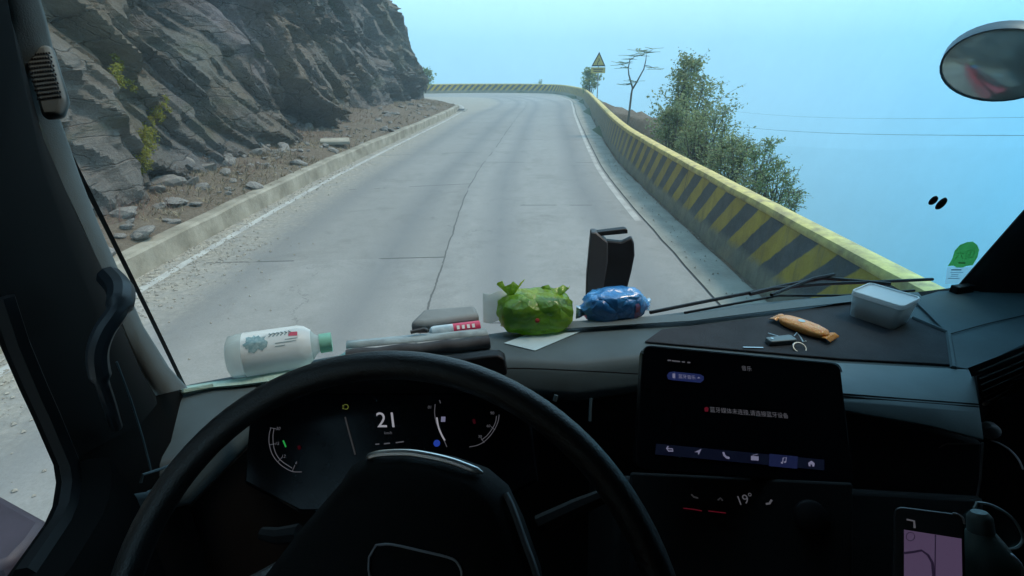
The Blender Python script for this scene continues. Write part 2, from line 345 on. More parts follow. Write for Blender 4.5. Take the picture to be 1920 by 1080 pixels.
# gutter strip of separate pours between the road and the barrier
m=MB(); rows=[]
for i in range(len(O)): rows.append([O[i]+V((0,0,.004)),O[i].lerp(W[i],.5)+V((0,0,.006)),W[i]+perp(W,i)*.02+V((0,0,.012))])
m.grid(rows); g=m.build('gutter_strip',mgutter); tag(g,kind='structure')
m=MB(); m.grid([[O[i]+perp(O,i)*(-.012+.02*mn.noise(O[i]*2))+V((0,0,.009)),O[i]+perp(O,i)*(.012+.02*mn.noise(O[i]*2))+V((0,0,.009))] for i in range(len(O))])
tag(m.build('gutter_joint',mhole),kind='structure')
m=MB(); m.grid([[W[i]+perp(W,i)*(-.06+.03*mn.noise(W[i]*1.7))+V((0,0,.016)),W[i]+perp(W,i)*(.0)+V((0,0,.016))] for i in range(len(W))])
tag(m.build('gutter_dirt',msoil),kind='structure')
# barrier wall
sW=arclen(W)
bar=thing('barrier_wall','concrete barrier wall in yellow and black stripes along the outer road edge','barrier',(3.1,10,0))
prof=[(0,-.3),(0,.06),(.02,.35),(.05,.90)]
fine=[];fs=[]
for i in range(len(W)-1):
    n=max(1,int((W[i+1]-W[i]).length/.6))
    for k in range(n):
        f=k/n; fine.append(W[i].lerp(W[i+1],f)); fs.append((sW[i]*(1-f)+sW[i+1]*f,perp(W,i).lerp(perp(W,i+1),f)))
rows=[];uvs=[]
for p,(s,n) in zip(fine,fs):
    j=.012*mn.noise(p*1.3)
    r=[p+n*(a+j)+V((0,0,h_)) for a,h_ in prof]+[p+n*(.25+j)+V((0,0,.90)),p+n*.32+V((0,0,-1.2))]
    rows.append(r); uvs+=[(s,h_) for a,h_ in prof]+[(s,.95),(s,0)]
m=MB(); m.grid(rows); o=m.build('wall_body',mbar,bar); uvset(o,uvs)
m=MB(); rows=[]
for p,(s,n) in zip(fine,fs):
    j=.012*mn.noise(p*1.3); d=.02*mn.noise(p*2.7)
    rows.append([p+n*(.045+j)+V((0,0,.90+d*.3)),p+n*(.035+j)+V((0,0,.93)),p+n*(.05+j)+V((0,0,.985+d*.4)),p+n*(.10+j)+V((0,0,1.005+d*.5)),p+n*.21+V((0,0,1.0+d*.6)),p+n*.265+V((0,0,.975)),p+n*.27+V((0,0,.90))])
m.grid(rows); m.build('coping',mcap,bar)
# low kerb wall on the hill side, ends before the bend
kw=thing('kerb_wall','low stained concrete kerb wall holding back the verge below the cliff','wall',(-4.9,10,0))
i1=6*S+1
m=MB();rows=[]
fk=[]
for i in range(i1):
    n=max(1,int((I[i+1]-I[i]).length/.8))
    for k in range(n): fk.append((I[i].lerp(I[i+1],k/n),perp(I,i)))
for p,n in fk:
    j=.015*mn.noise(p*1.1); z=.31+.025*mn.noise(p*.9)
    rows.append([p-n*(.30+j)+V((0,0,-.05)),p-n*(.32+j)+V((0,0,z-.03)),p-n*(.35+j)+V((0,0,z)),p-n*(.55+j)+V((0,0,z)),p-n*(.58+j)+V((0,0,z-.1)),p-n*.6+V((0,0,-.05))])
m.grid(rows); b0=len(rows)-1; m.f+=[(b0*6+5,b0*6+4,b0*6+3,b0*6+2,b0*6+1,b0*6)]
m.build('wall_body',mkerb,kw)
dg=P(870,207,z=.01)
m=MB(); m.box(dg+V((-.35,.2,.02)),(.5,0,0),(0,1.0,0),(0,0,.02)); 
o=thing('drain_grate','dark drain opening at the road edge where the kerb wall ends','drain',dg)
m.build('frame',mgutter,o,bevel=.01)
m=MB(); m.box(dg+V((-.35,.2,.043)),(.36,0,0),(0,.8,0),(0,0,.004)); m.build('opening',mhole,o)
# ------------------------------------------------------------------ cliff
foot=[(-6.3,-45),(-6.2,-8),(-6.1,2),(-5.95,8),(-6.05,13),(-6.3,19),(-6.5,26),(-6.9,34),(-7.1,41),(-7.5,46),(-9.2,49),(-13,49.5),(-22,46.5),(-40,40),(-62,31)]
F0=cr([(x,y,0) for x,y in foot],12); sF=arclen(F0)
ds=.11; samples=[];
s=0;k=0
tot=sF[-1]
svals=[]
while s<tot-.2:
    svals.append(s); 
    while sF[k+1]<s: k+=1
    yy=F0[k].y; x_=F0[k].x
    s+= .065 if (2<yy<17 and x_>-7) else .10 if (17<=yy<26 and x_>-7) else (.16 if (26<=yy and x_>-10) else .8)
hv=list(np.arange(0,4.6,.065))+list(np.arange(4.6,9,.15))+list(np.arange(9,24,.7))
rows=[]; k=0
def fbm(p,o=5): return mn.fractal(p,.9,2.1,o)
for s in svals:
    while sF[k+1]<s: k+=1
    f=(s-sF[k])/(sF[k+1]-sF[k]); p=F0[k].lerp(F0[k+1],f); n=-1*perp(F0,k).lerp(perp(F0,min(k+1,len(F0)-1)),f); n.normalize(); outw=-n   # outw: towards the road
    r=[]
    for h_ in hv:
        hh=h_-.3
        ang=R(43)
        sq=s+.35*mn.noise(V((s*.5,hh*.5,3.1)))
        q=hh*math.cos(ang)+sq*math.sin(ang)+.5*fbm(V((s*.22,hh*.3,0)),3)
        rr=sq*math.cos(ang)-hh*math.sin(ang)
        d=0
        for th,am,ln,sd_ in ((1.7,.62,5.0,0.),(.66,.34,1.9,11.),(.25,.15,.7,23.)):
            L=q/th; li=math.floor(L); fr_=L-li; e1=max(0,min(1,(fr_-.84)/.16)); e1=e1*e1*(3-2*e1)
            v_=0
            for dl,wt in ((0,1-e1),(1,e1)):
                if wt==0: continue
                c=mn.cell(V(((li+dl)*1.7+sd_,.5,.5)))
                L2=(rr+c*7+.25*mn.noise(V((q*1.3,sd_,1))))/ln; l2=math.floor(L2); f2=L2-l2; e2=max(0,min(1,(f2-.88)/.12)); e2=e2*e2*(3-2*e2)
                c2=mn.cell(V(((li+dl)*3.1+sd_,l2*2.3+.7,.2)))*(1-e2)+mn.cell(V(((li+dl)*3.1+sd_,(l2+1)*2.3+.7,.2)))*e2
                v_+=wt*((c2-.5)*1.35+(.5-(f2*(1-e2)))*-.45)
            d+=am*(v_+(.5-fr_)*.8*(1-e1)-.4*.8*0*e1+(.5)*.8*e1*1.0)
        d+=.55*fbm(V((s*.12,hh*.18,7.7)),3)+.12*fbm(V((s*1.3,hh*1.6,2.2)),5)+.07*(.4-abs(mn.noise(V((s*3.1+hh*1.2,hh*3.6,5.5)))))+.035*(.4-abs(mn.noise(V((s*7.3,hh*7.9,8.5)))))
        smooth=max(0,min(1,(fbm(V((s*.16+4.3,hh*.25,9.)),2)+.05)*3.5))    # some clean smooth slabs
        d=d*(1-.55*smooth)
        if hh<.9: d*=max(.25,min(1,(hh+.3)/1.2))
        lean=.15*hh+(.012*hh*hh if hh<9 else .97+.2*(hh-9))
        r.append(p-outw*lean+outw*d+V((0,0,hh)))
    rows.append(r)
m=MB(); m.grid(rows)
# plateau behind the crest so that no one looks behind it
cl=m.build('cliff',mrock,angle=28); tag(cl,kind='structure')
cliff_rows=rows
# verge: heap of soil between the kerb wall and the cliff
m=MB();rows=[]
for i in range(0,7*S+10):
    p=I[i]-perp(I,i)*.5 if i<i1 else I[i]-perp(I,i)*.3
    j=min(range(len(F0)),key=lambda a:(F0[a]-p).length); q=F0[j]-V((1.4,0,0)) if p.y<44 else F0[j]
    r=[]
    for k in range(13):
        f=k/12; a=p.lerp(q,f); hz=(.26+.52*f**.8 if i<i1 else .02+.35*f)
        r.append(a+V((0,0,hz+.10*mn.noise(a*1.5)*(1 if k else .2)+.05*mn.noise(a*5))))
    rows.append(r)
m.grid(rows); vg=m.build('verge',msoil,angle=180); tag(vg,kind='structure')
# ------------------------------------------------------------------ terrain sheet falling into the valley
xs=sorted(set(list(np.arange(-14,24,1.0))+list(np.arange(24,80,4))+list(np.arange(80,1301,60))+list(np.arange(-80,-14,4))+list(-np.arange(80,1301,60))))
ys=sorted(set(list(np.arange(-10,80,1.0))+list(np.arange(80,140,4))+list(np.arange(140,1301,60))+list(np.arange(-60,-10,4))+list(-np.arange(60,1301,60))))
Wn=np.array([(p.x,p.y) for p in W]); Wd=np.gradient(Wn,axis=0); 
verts=[]
for y in ys:
    for x in xs:
        d=Wn-np.array([x,y]); i=int((d**2).sum(1).argmin()); t_=Wd[i]/np.linalg.norm(Wd[i]); nn=np.array([t_[1],-t_[0]])
        dist=float(-(d[i]@nn)) if True else 0
        euc=math.sqrt(float((d[i]**2).sum()))
        side=dist if abs(dist)>1e-6 else 0
        if side>0:
            e=max(0,euc-.5)
            z=.25-.9*max(0,e-1.0)+.25*mn.noise(V((x*.5,y*.5,0)))*min(1,e)
            z=max(z,-140-.02*e+14*mn.noise(V((x*.006,y*.006,5))))
        else:
            z=-.35
            if x<-9 and euc>12:
                z=min(14,.25*(euc-12)) if y<44 else -.35
        verts.append((x,y,z))
nx=len(xs)
m=MB(); m.add(verts,[(j*nx+i,j*nx+i+1,(j+1)*nx+i+1,(j+1)*nx+i) for j in range(len(ys)-1) for i in range(nx-1)])
gd=m.build('ground',mground,angle=180); tag(gd,kind='structure')
def gz(x,y):
    i=min(range(len(xs)),key=lambda a:abs(xs[a]-x)); j=min(range(len(ys)),key=lambda a:abs(ys[a]-y)); return verts[j*nx+i][2]
# ------------------------------------------------------------------ loose stones along the foot of the cliff
def stone_mesh(seed):
    import bmesh
    bm=bmesh.new(); bmesh.ops.create_icosphere(bm,subdivisions=2,radius=1)
    for v in bm.verts:
        p=v.co*1.1+V((seed*3.7,seed*1.3,0)); v.co*=1+.35*mn.noise(p)+.12*mn.noise(p*2.7)
        v.co.z*=.6
    me=bpy.data.meshes.new('fallen_stone'); bm.to_mesh(me); bm.free(); me.materials.append(mstone); return me
sm=[stone_mesh(k) for k in range(6)]
def vz(p):
    j=min(range(len(I)),key=lambda a:(I[a]-p).length); return j
NS=190
for k in range(NS):
    y=random.choice([random.uniform(5,14),random.uniform(12,22),random.uniform(18,36)])
    j=min(range(len(I)),key=lambda a:abs(I[a].y-y)+(0 if I[a].x>-8 else 50)); f=random.uniform(.1,1)
    row=rows[j]; a=row[min(12,int(f*9))]
    o=bpy.data.objects.new('fallen_stone',sm[k%6]); COL.objects.link(o)
    s=random.choice([.03,.04,.05,.06,.08,.11,.15,.06]); 
    o.location=(a.x+random.uniform(-.15,.15),a.y+random.uniform(-.3,.3),a.z+s*.15); o.scale=(s*random.uniform(.8,1.7),s*random.uniform(.8,1.6),s); o.rotation_euler=(random.uniform(-.4,.4),random.uniform(-.4,.4),random.uniform(0,6))
    tag(o,'grey loose stone lying on the soil verge under the cliff','stone','stones fallen on the verge below the cliff')
for k in range(60):      # rubble heap under the broken part of the face
    y=random.gauss(13.5,2.6); j=min(range(len(I)),key=lambda a:abs(I[a].y-y)+(0 if I[a].x>-8 else 50)); row=rows[j]; f=random.uniform(.35,1)**.7; a=row[min(12,int(f*10))]
    o=bpy.data.objects.new('fallen_stone',sm[k%6]); COL.objects.link(o); s=random.choice([.05,.07,.09,.13,.18])
    o.location=(a.x+random.uniform(-.15,.15),a.y+random.uniform(-.3,.3),a.z+s*.25); o.scale=(s*random.uniform(.8,1.7),s*random.uniform(.8,1.5),s*random.uniform(.8,1.3)); o.rotation_euler=(random.uniform(-.7,.7),random.uniform(-.7,.7),random.uniform(0,6))
    tag(o,'grey loose stone lying on the soil verge under the cliff','stone','stones fallen on the verge below the cliff')
# flat pale slab seen on the verge
a=P(628,268,z=.45); m=MB(); m.box(a+V((0,0,.05)),(.42,.1,0),(-.1,.3,.02),(0,0,.05)); tag(m.build('rock_slab',mkerb,bevel=.02),'flat pale stone slab lying on the verge beside the kerb wall','stone')
# gravel in the gutter by the kerb wall, and dry grass
vs=[];fs_=[]
for k in range(1500):
    y=random.uniform(2.2,15) if k<1100 else random.uniform(15,34); j=min(range(len(I)),key=lambda a:abs(I[a].y-y)); n=perp(I,j)
    p=I[j].lerp(I[min(j+1,len(I)-1)],random.random())-n*(.30-abs(random.gauss(0,.28))); s=random.choice((.005,.007,.009,.012,.018))*random.uniform(.7,1.2)
    b0=len(vs); c=p+V((0,0,s*.5))
    for d in ((1,0,0),(-1,0,0),(0,1,0),(0,-1,0),(0,0,.8),(0,0,-.8)): vs.append(c+V(d)*s*random.uniform(.7,1.3))
    fs_+=[(b0+a,b0+b_,b0+c_) for a,b_,c_ in ((0,2,4),(2,1,4),(1,3,4),(3,0,4),(2,0,5),(1,2,5),(3,1,5),(0,3,5))]
for k in range(2600):
    y=random.uniform(-1,8); j=min(range(len(I)),key=lambda a:abs(I[a].y-y)); p=V((I[j].x+abs(random.gauss(0,.62))-.28,y,0)); s=random.choice((.004,.006,.008,.012,.02))*random.uniform(.7,1.2); b0=len(vs); c=p+V((0,0,s*.4))
    for d in ((1,0,0),(-1,0,0),(0,1,0),(0,-1,0),(0,0,.8),(0,0,-.8)): vs.append(c+V(d)*s*random.uniform(.7,1.3))
    fs_+=[(b0+a,b0+b_,b0+c_) for a,b_,c_ in ((0,2,4),(2,1,4),(1,3,4),(3,0,4),(2,0,5),(1,2,5),(3,1,5),(0,3,5))]
for k in range(500):
    j=random.randrange(2*S,6*S); f=random.random()**2; p=W[j].lerp(O[j],.05+f*.8)+perp(W,j)*0; p=p.lerp(W[min(j+1,len(W)-1)].lerp(O[min(j+1,len(W)-1)],.05+f*.8),random.random()); s=random.uniform(.005,.018); b0=len(vs); c=p+V((0,0,.012+s*.4))
    for d in ((1,0,0),(-1,0,0),(0,1,0),(0,-1,0),(0,0,.8),(0,0,-.8)): vs.append(c+V(d)*s*random.uniform(.7,1.3))
    fs_+=[(b0+a,b0+b_,b0+c_) for a,b_,c_ in ((0,2,4),(2,1,4),(1,3,4),(3,0,4),(2,0,5),(1,2,5),(3,1,5),(0,3,5))]
tag(np_obj('gravel',vs,fs_,mgrit),'loose grit and gravel scattered along both road edges','gravel',kind='stuff')
vs=[];fs_=[]
for k in range(15000):
    j=random.randrange(2*S,6*S+8); row=rows[j]; kk=random.randrange(1,12); a=row[kk].lerp(rows[j+1][kk],random.random()).lerp(row[kk-1],random.random())
    if mn.noise(a*.9)<-.18 : continue
    L=random.uniform(.05,.16)*(1.5 if mn.noise(a*.5+V((9,0,0)))>.15 else 1); th=random.uniform(0,6.3); tilt=random.uniform(.2,1.3); d=V((math.cos(th)*math.sin(tilt),math.sin(th)*math.sin(tilt),math.cos(tilt))); sd_=d.cross(V((.3,.2,1))).normalized()*random.uniform(.003,.008)
    b0=len(vs); vs+=[a-sd_,a+sd_,a+d*L*.6+sd_*.7+V((0,0,.01)),a+d*L]; fs_+=[(b0,b0+1,b0+2),(b0,b0+2,b0+3)]
tag(np_obj('dry_grass',vs,fs_,mgrass),'dry straw and grass litter on the verge below the cliff','grass',kind='stuff')
vs=[];fs_=[]
for k in range(5000):
    j=random.randrange(2*S+4,5*S); row=rows[j]; kk=random.randrange(3,12); a=row[kk].lerp(rows[j+1][kk],random.random())
    if mn.noise(a*.6+V((3,3,0)))<.0: continue
    L=random.uniform(.15,.45); th=random.uniform(0,6.3); tilt=random.uniform(.4,1.5); d=V((math.cos(th)*math.sin(tilt),math.sin(th)*math.sin(tilt),math.cos(tilt))); sd_=d.cross(V((.3,.2,1))).normalized()*.0035
    b0=len(vs); vs+=[a-sd_,a+sd_,a+d*L]; fs_+=[(b0,b0+1,b0+2)]
tag(np_obj('dead_brush',vs,fs_,mtwig),'reddish brown dead brush at the foot of the cliff','brush',kind='stuff')
# moss and small ferns in the cracks of the cliff, clumped round three spots
def leaf_quads(centres,n,ls,spread,vs,fs_,droop=0):
    for k in range(n):
        c,rad=centres[k%len(centres)]
        d=V((random.gauss(0,1),random.gauss(0,1),random.gauss(0,1))); d=d.normalized()*rad*random.random()**.45
        p=c+V((d.x,d.y,d.z*spread)); a=V((random.gauss(0,1),random.gauss(0,1),random.gauss(0,.7)-droop)).normalized(); b_=a.cross(V((random.gauss(0,1),random.gauss(0,1),random.gauss(0,1)))).normalized()
        l=ls*random.uniform(.6,1.4); b0=len(vs); vs+=[p,p+a*l*.5+b_*l*.26,p+a*l,p+a*l*.5-b_*l*.26]; fs_.append((b0,b0+1,b0+2,b0+3))
def nearest_cliff(px,py):
    best=None;d0=ray(px,py).normalized()
    for r in cliff_rows[::2]:
        if r[0].y<1 or r[0].y>50 or r[0].x<-9: continue
        for p in r[::2]:
            q=p-EYE; e=(q.normalized()-d0).length
            if best is None or e<best[0]: best=(e,p)
    return best[1]
vs=[];fs_=[]
for px,py,r_,n in ((285,215,.10,260),(275,235,.14,380),(268,262,.13,380),(262,290,.10,240),(205,130,.09,200),(212,120,.05,90),(236,160,.06,90),(300,190,.05,90),(255,310,.05,80)):
    c=nearest_cliff(px,py)+V((.08,-.03,0)); leaf_quads([(c,r_*1.15),(c+V((.02,.05,-.10)),r_),(c+V((.0,.1,.10)),r_*.7)],int(n*1.8),.042,1.15,vs,fs_,.3)
tag(np_obj('moss',vs,fs_,mmoss),'yellow green moss and ferns growing in the cliff cracks','moss',kind='stuff')
# patches of different stone: ochre wash, brown band, violet slab, pale blocks, grey slab
cv=np.array([tuple(p) for r in cliff_rows for p in r]); pc=np.zeros((len(cv),4))
for px,py,r_,col,st_ in ((150,90,1.5,(.50,.40,.27),.9),(190,210,1.5,(.44,.38,.31),.9),(180,340,1.3,(.38,.35,.31),.8),(235,170,.7,(.21,.19,.08),.8),(270,250,.6,(.22,.20,.08),.8),(380,290,1.5,(.30,.29,.285),.85),(450,60,1.3,(.36,.32,.37),.9),(385,110,1.0,(.27,.31,.27),.8),(540,70,2.6,(.30,.20,.14),.85),(600,120,2.2,(.22,.19,.11),.6),(560,210,1.5,(.12,.115,.12),.6),(735,50,4,(.20,.22,.12),.6),(330,420,1.0,(.2,.15,.12),.5)):
    c=np.array(nearest_cliff(px,py)); d=np.linalg.norm((cv-c)*np.array([1,.8,1]),axis=1)/r_
    w_=np.clip(1.25-d,0,1)**.8*st_; keep=1-w_
    al=pc[:,3]*keep+w_; pc[:,:3]=np.where(al[:,None]>1e-4,(pc[:,:3]*(pc[:,3]*keep)[:,None]+np.array(col)*w_[:,None])/np.maximum(al,1e-4)[:,None],0); pc[:,3]=al
ca_=cl.data.color_attributes.new('patch','FLOAT_COLOR','POINT'); ca_.data.foreach_set('color',pc.astype(np.float32).ravel())
# ------------------------------------------------------------------ plants beyond the barrier
def bush(name,label,cat,base,h_,wd,n,ls,mt,group,clumps=16,low=.15,lean=(0,0),seed=0):
    random.seed(seed); t_=thing(name,label,cat,base,group); B=V(base)
    cs=[]
    for k in range(clumps):
        f=low+(1-low)*((k+.5)/clumps)**.9; env=max(.16,math.sqrt(max(0,1-((f-.35)/.72)**2))); rad=wd*env*.36+.04; th=random.uniform(0,6.28); rr=wd*.5*env*random.random()**.5*.9
        cs.append((B+V((math.cos(th)*rr+lean[0]*f*h_,math.sin(th)*rr+lean[1]*f*h_,f*h_*random.uniform(.85,1.0))),rad*random.uniform(.5,.95)))
    vs=[];fs_=[]
    leaf_quads(cs,int(n*.6),ls,.85,vs,fs_)
    m=MB()
    for c,rad in cs:
        mid=B.lerp(c,.5)+V((random.uniform(-.1,.1),random.uniform(-.1,.1),.05)); m.tube([B+V((0,0,-.2)),mid,c+V((0,0,rad*.5))],[.03*wd,.016*wd,.005*wd],5)
        for _ in range(4):                                    # feathery sprigs that break the outline
            d=V((random.gauss(0,.8),random.gauss(0,.8),random.uniform(.1,1.1))).normalized(); tip=c+d*rad*random.uniform(1.2,2.1); m.tube([c,c.lerp(tip,.6)+V((0,0,.02)),tip],[.006,.004,.002],4)
            for q in range(int(n*.3/clumps/4)):
                f=random.uniform(.3,1.05); p=c.lerp(tip,f)+V((random.gauss(0,.03),random.gauss(0,.03),random.gauss(0,.03)))*wd; leaf_quads([(p,.02)],1,ls,1,vs,fs_)
    m.build('trunk',mbark,t_); np_obj('crown',vs,fs_,mt,t_); return t_
G='shrubs growing on the slope behind the barrier'
def at(px,py,y): 
    p=P(px,py,y=y); return p
def plant_at(px,ytop,ybase,Y,**kw):
    b_=at(px,ybase,Y); tp=at(px,ytop,Y); return (b_.x,b_.y,b_.z),tp.z-b_.z
def bsh(px,yt,yb,Y,wpx,label,n,ls,mt=mleaf,clumps=16,seed=1,name='shrub',low=.15,lean=(0,0)):
    b_,h_=plant_at(px,yt,yb,Y); d=(V(b_)-EYE).dot(V((0,math.cos(PITCH),-math.sin(PITCH)))); bush(name,label,'shrub',b_,h_,wpx/960*d,n,ls,mt,G,clumps,low,lean,seed)
bsh(1272,100,310,17,104,'tallest leafy green shrub on the slope, right of the forked sapling',6200,.095,clumps=40,seed=3)
bsh(1254,185,310,15,70,'dense round shrub below the tallest one, just behind the barrier coping',3800,.075,clumps=20,seed=4)
bsh(1312,205,350,13,116,'wide bush below the tallest shrub, where the power lines begin',5200,.07,clumps=34,seed=5)
bsh(1362,255,390,10.5,100,'olive green bush in the middle of the row behind the barrier',5000,.055,clumps=28,seed=6)
bsh(1410,258,400,9.4,62,'thin shrub with loose upright sprigs beside the olive green bush',1500,.05,clumps=16,seed=7,mt=mleaf2)
bsh(1440,298,420,8.6,72,'small fir-like shrub nearest the cab behind the striped barrier',2600,.045,clumps=20,seed=8,mt=mleaf2)
bsh(1474,356,440,7.6,44,'lowest tuft of leaves peeping over the barrier coping',900,.036,clumps=12,seed=9,mt=mleaf2)
bsh(1106,130,185,44,34,'small leafy shrub standing at the foot of the warning sign',900,.22,clumps=12,seed=10,mt=mleaf2,low=.4)
bsh(798,128,170,50,26,'small shrub growing out of the cliff corner by the far bend',500,.25,clumps=9,seed=12,mt=mleaf2,low=.25)
bsh(1012,150,168,67,22,'tiny weed sprouting behind the far stretch of barrier',60,.25,clumps=5,seed=13,mt=mleaf2,low=.3)
# soil mound
m=MB();rows2=[]
for i in range(22):
    r=[]
    for j in range(14):
        px=1105+i*8.5; Y=27-i*.62+ j*.25
        x0=P(px,200,y=Y).x; 
        f=max(0,math.sin(PI*j/13))**.6; 
        z=-1.6+f*(2.45 - .02*i + .28*mn.noise(V((i*.35,j*.4,1)))+.12*mn.noise(V((i*.9,j*.9,4))))
        r.append(V((x0+.12*j,Y,z)))
    rows2.append(r)
m.grid(rows2); tag(m.build('soil_mound',msoil,angle=180),kind='structure')
# stones at the foot of the shrubs
# sapling with tiers of feathery leaves
def sapling():
    b_=at(1180,200,22); B=V(b_); t_=thing('sapling','slender forked sapling with flat tiers of feathery leaves against the mist','tree',b_)
    m=MB(); d=lambda px,py: at(px,py,22+random.uniform(-.2,.2))
    main=[B+V((0,0,-.8)),d(1184,175),d(1186,165),d(1179,140),d(1178,128),d(1181,112)]; br=[d(1186,167),d(1195,152),d(1207,130),d(1211,113),d(1212,102)]
    tw=[[d(1178,128),d(1172,124),d(1163,121)],[d(1212,100),d(1203,94),d(1196,94)],[d(1212,100),d(1218,97),d(1226,91)],[d(1181,113),d(1190,106),d(1200,104)],[d(1184,156),d(1178,158),d(1172,159)],[d(1192,153),d(1186,152)],[d(1208,122),d(1218,124),d(1230,129)]]
    m.tube(main,[.05,.04,.035,.028,.022,.015],6); m.tube(br,[.035,.03,.024,.018,.012],6)
    for a in tw: m.tube(a,[.014,.01,.005][:len(a)],5)
    m.build('trunk',mbark,t_)
    vs=[];fs_=[]
    tips=[(1163,121),(1168,127),(1173,117),(1180,111),(1196,94),(1203,96),(1212,99),(1222,97),(1226,91),(1190,104),(1200,104),(1182,103),(1172,159),(1178,156),(1190,152),(1222,126),(1230,129),(1160,117)]
    for px,py in tips:
        c=d(px,py); th=random.uniform(0,6.28)
        for f_ in range(4):
            th2=th+f_*1.6+random.uniform(-.4,.4); ax=V((math.cos(th2),math.sin(th2),random.uniform(-.12,.18))); L=random.uniform(.26,.46); sd_=ax.cross(V((0,0,1))).normalized()
            for q in range(9):
                p=c+ax*L*q/9
                for s_ in (1,-1):
                    e=p+(sd_*s_*.9+ax*.45)*random.uniform(.09,.14)+V((0,0,-.02)); w_=ax*.03; b0=len(vs); vs+=[p-w_*.6,p.lerp(e,.5)-w_,e,p.lerp(e,.5)+w_]; fs_.append((b0,b0+1,b0+2,b0+3))
    np_obj('crown',vs,fs_,mleaf2,t_)
sapling()
# warning sign
def text_mesh(body,size,align='CENTER'):
    c=bpy.data.curves.new('t','FONT'); c.body=body; c.size=size; c.align_x=align; c.align_y='CENTER'; c.fill_mode='FRONT'; c.resolution_u=3
    o=bpy.data.objects.new('t',c); COL.objects.link(o); dg_=bpy.context.evaluated_depsgraph_get(); dg_.update()
    me=bpy.data.meshes.new_from_object(o.evaluated_get(dg_)); v=[x.co.copy() for x in me.vertices]; f=[tuple(p.vertices) for p in me.polygons]
    bpy.data.objects.remove(o); bpy.data.meshes.remove(me); bpy.data.curves.remove(c); return v,f
def txt(name,body,size,o,x,y,mt,parent,align='CENTER',mirror=False,off=.0008):
    v,f=text_mesh(body,size,align); x=V(x).normalized(); y=V(y).normalized(); n=x.cross(y).normalized(); s=-1 if mirror else 1
    m=MB(); m.add([V(o)+x*(p.x*s)+y*p.y+n*off for p in v],f if not mirror else [g[::-1] for g in f]); return m.build(name,mt,parent,smooth=False)
def sign():
    Y=41; b_=at(1120,182,Y); tp=at(1123.5,97,Y); t_=thing('warning_sign','triangular yellow warning sign with a plate below it on a grey post','sign',(b_.x,b_.y,b_.z))
    m=MB(); m.tube([V((b_.x,Y,b_.z-.6)),V((tp.x,Y,tp.z-.15))],.04,8); m.build('post',msteel,t_)
    sy=mat('sign_yellow',(.42,.34,.09),.6,var=.15); sk=mat('sign_black',(.02,.02,.02),.6)
    px=1/960*((V(b_)-EYE).dot(V((0,math.cos(PITCH),-math.sin(PITCH)))))
    cx=tp.x; top=tp.z; wd=13*px; hh=24.5*px
    def tri(k,y): 
        c=V((cx,y,top-hh*.62)); return [c+(p-c)*k for p in (V((cx-wd,y,top-hh)),V((cx+wd,y,top-hh)),V((cx,y,top)))]
    m=MB(); m.prism(tri(1,Y-.06),(0,.02,0)); m.build('triangle_border',sk,t_)
    m=MB(); m.prism(tri(.74,Y-.075),(0,.012,0)); m.build('triangle_face',sy,t_)
    m=MB(); c=V((cx,Y-.085,top-hh*.66))
    m.prism([c+V(p)*px for p in ((-3,0,-5.5),(-1.4,0,-5.5),(-.6,0,-1),(1.6,0,1.5),(.8,0,5),(-.8,0,5),(.1,0,2),(-2,0,-.5))],(0,.006,0)); m.build('bend_symbol',sk,t_)
    m=MB(); z1=top-hh-1.5*px; m.box((cx-.3*px,Y-.05,z1-5*px),(13.2*px,0,0),(0,.012,0),(0,0,5*px)); o=m.build('plate',sy,t_)
    m=MB()
    for k,(dx,wl) in enumerate(((0,9),(-1,8))): m.box((cx+dx*px,Y-.066,z1-(3.2+3.4*k)*px),(wl*px,0,0),(0,.003,0),(0,0,.75*px))
    m.build('plate_bars',sk,o)
sign()
# power lines: run from the right, down into the mist over the valley
for k,(pa,pb) in enumerate((((1990,254,58),(1305,227,150)),((1990,219,66),(1335,204,160)))):
    a=at(pa[0],pa[1],pa[2]); b_=at(pb[0],pb[1],pb[2]); pts=[a.lerp(b_,i/24)-V((0,0,1.2*math.sin(PI*i/24))) for i in range(25)]
    m=MB(); m.tube(pts,.035 if k==0 else .022,5); tag(m.build('power_line',mwire),('lower and darker of the two power lines crossing the mist','upper and fainter of the two power lines crossing the mist')[k],'power line','power lines over the valley')

# ================================================================== the truck cab
ZD=1.98
D=lambda px,py,dz=0: P(px,py,z=ZD+dz)
FW=V((-.252,.968,0)).normalized(); RT=V((.968,.252,0)).normalized(); UZ=V((0,0,1))
truck=thing('truck_cab','dark truck cab around the camera, its dashboard and windscreen facing the mountain road','truck',(.4,0,0))
def T(a,f,z): return RT*a+FW*f+V((0,0,z))
# windshield
bot=[D(345,727),D(480,700),D(650,664),D(1000,615),D(1300,585),D(1480,562),D(1640,550),D(1790,542)]
bot=cr(bot,4)
KR=.68
def rake(p,h_): 
    k=(p-bot[0]).dot(RT)/((bot[-1]-bot[0]).dot(RT))
    return p-FW*(.16*h_+.05*h_*h_)+RT*((max(k-.5,0)*KR+min(k-.5,0)*.10)*h_)+V((0,0,h_))
rows=[[rake(p,h_) for p in bot] for h_ in np.linspace(-.06,.92,14)]
mglass,t,b=new_mat('windscreen_glass'); t.nodes.remove(b); o_=[n for n in t.nodes if n.type=='OUTPUT_MATERIAL'][0]
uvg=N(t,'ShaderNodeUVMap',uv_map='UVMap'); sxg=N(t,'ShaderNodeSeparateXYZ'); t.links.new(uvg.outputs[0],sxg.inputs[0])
tr=N(t,'ShaderNodeBsdfTransparent'); t.links.new(ramp(t,sxg.outputs[0],(.1,(.94,.93,.90)),(.5,(.91,.91,.90)),(.95,(.55,.87,.985))),tr.inputs[0]); gl=N(t,'ShaderNodeBsdfGlossy'); gl.inputs['Roughness'].default_value=.02  # sky's shift to cyan on the right is put into the tint
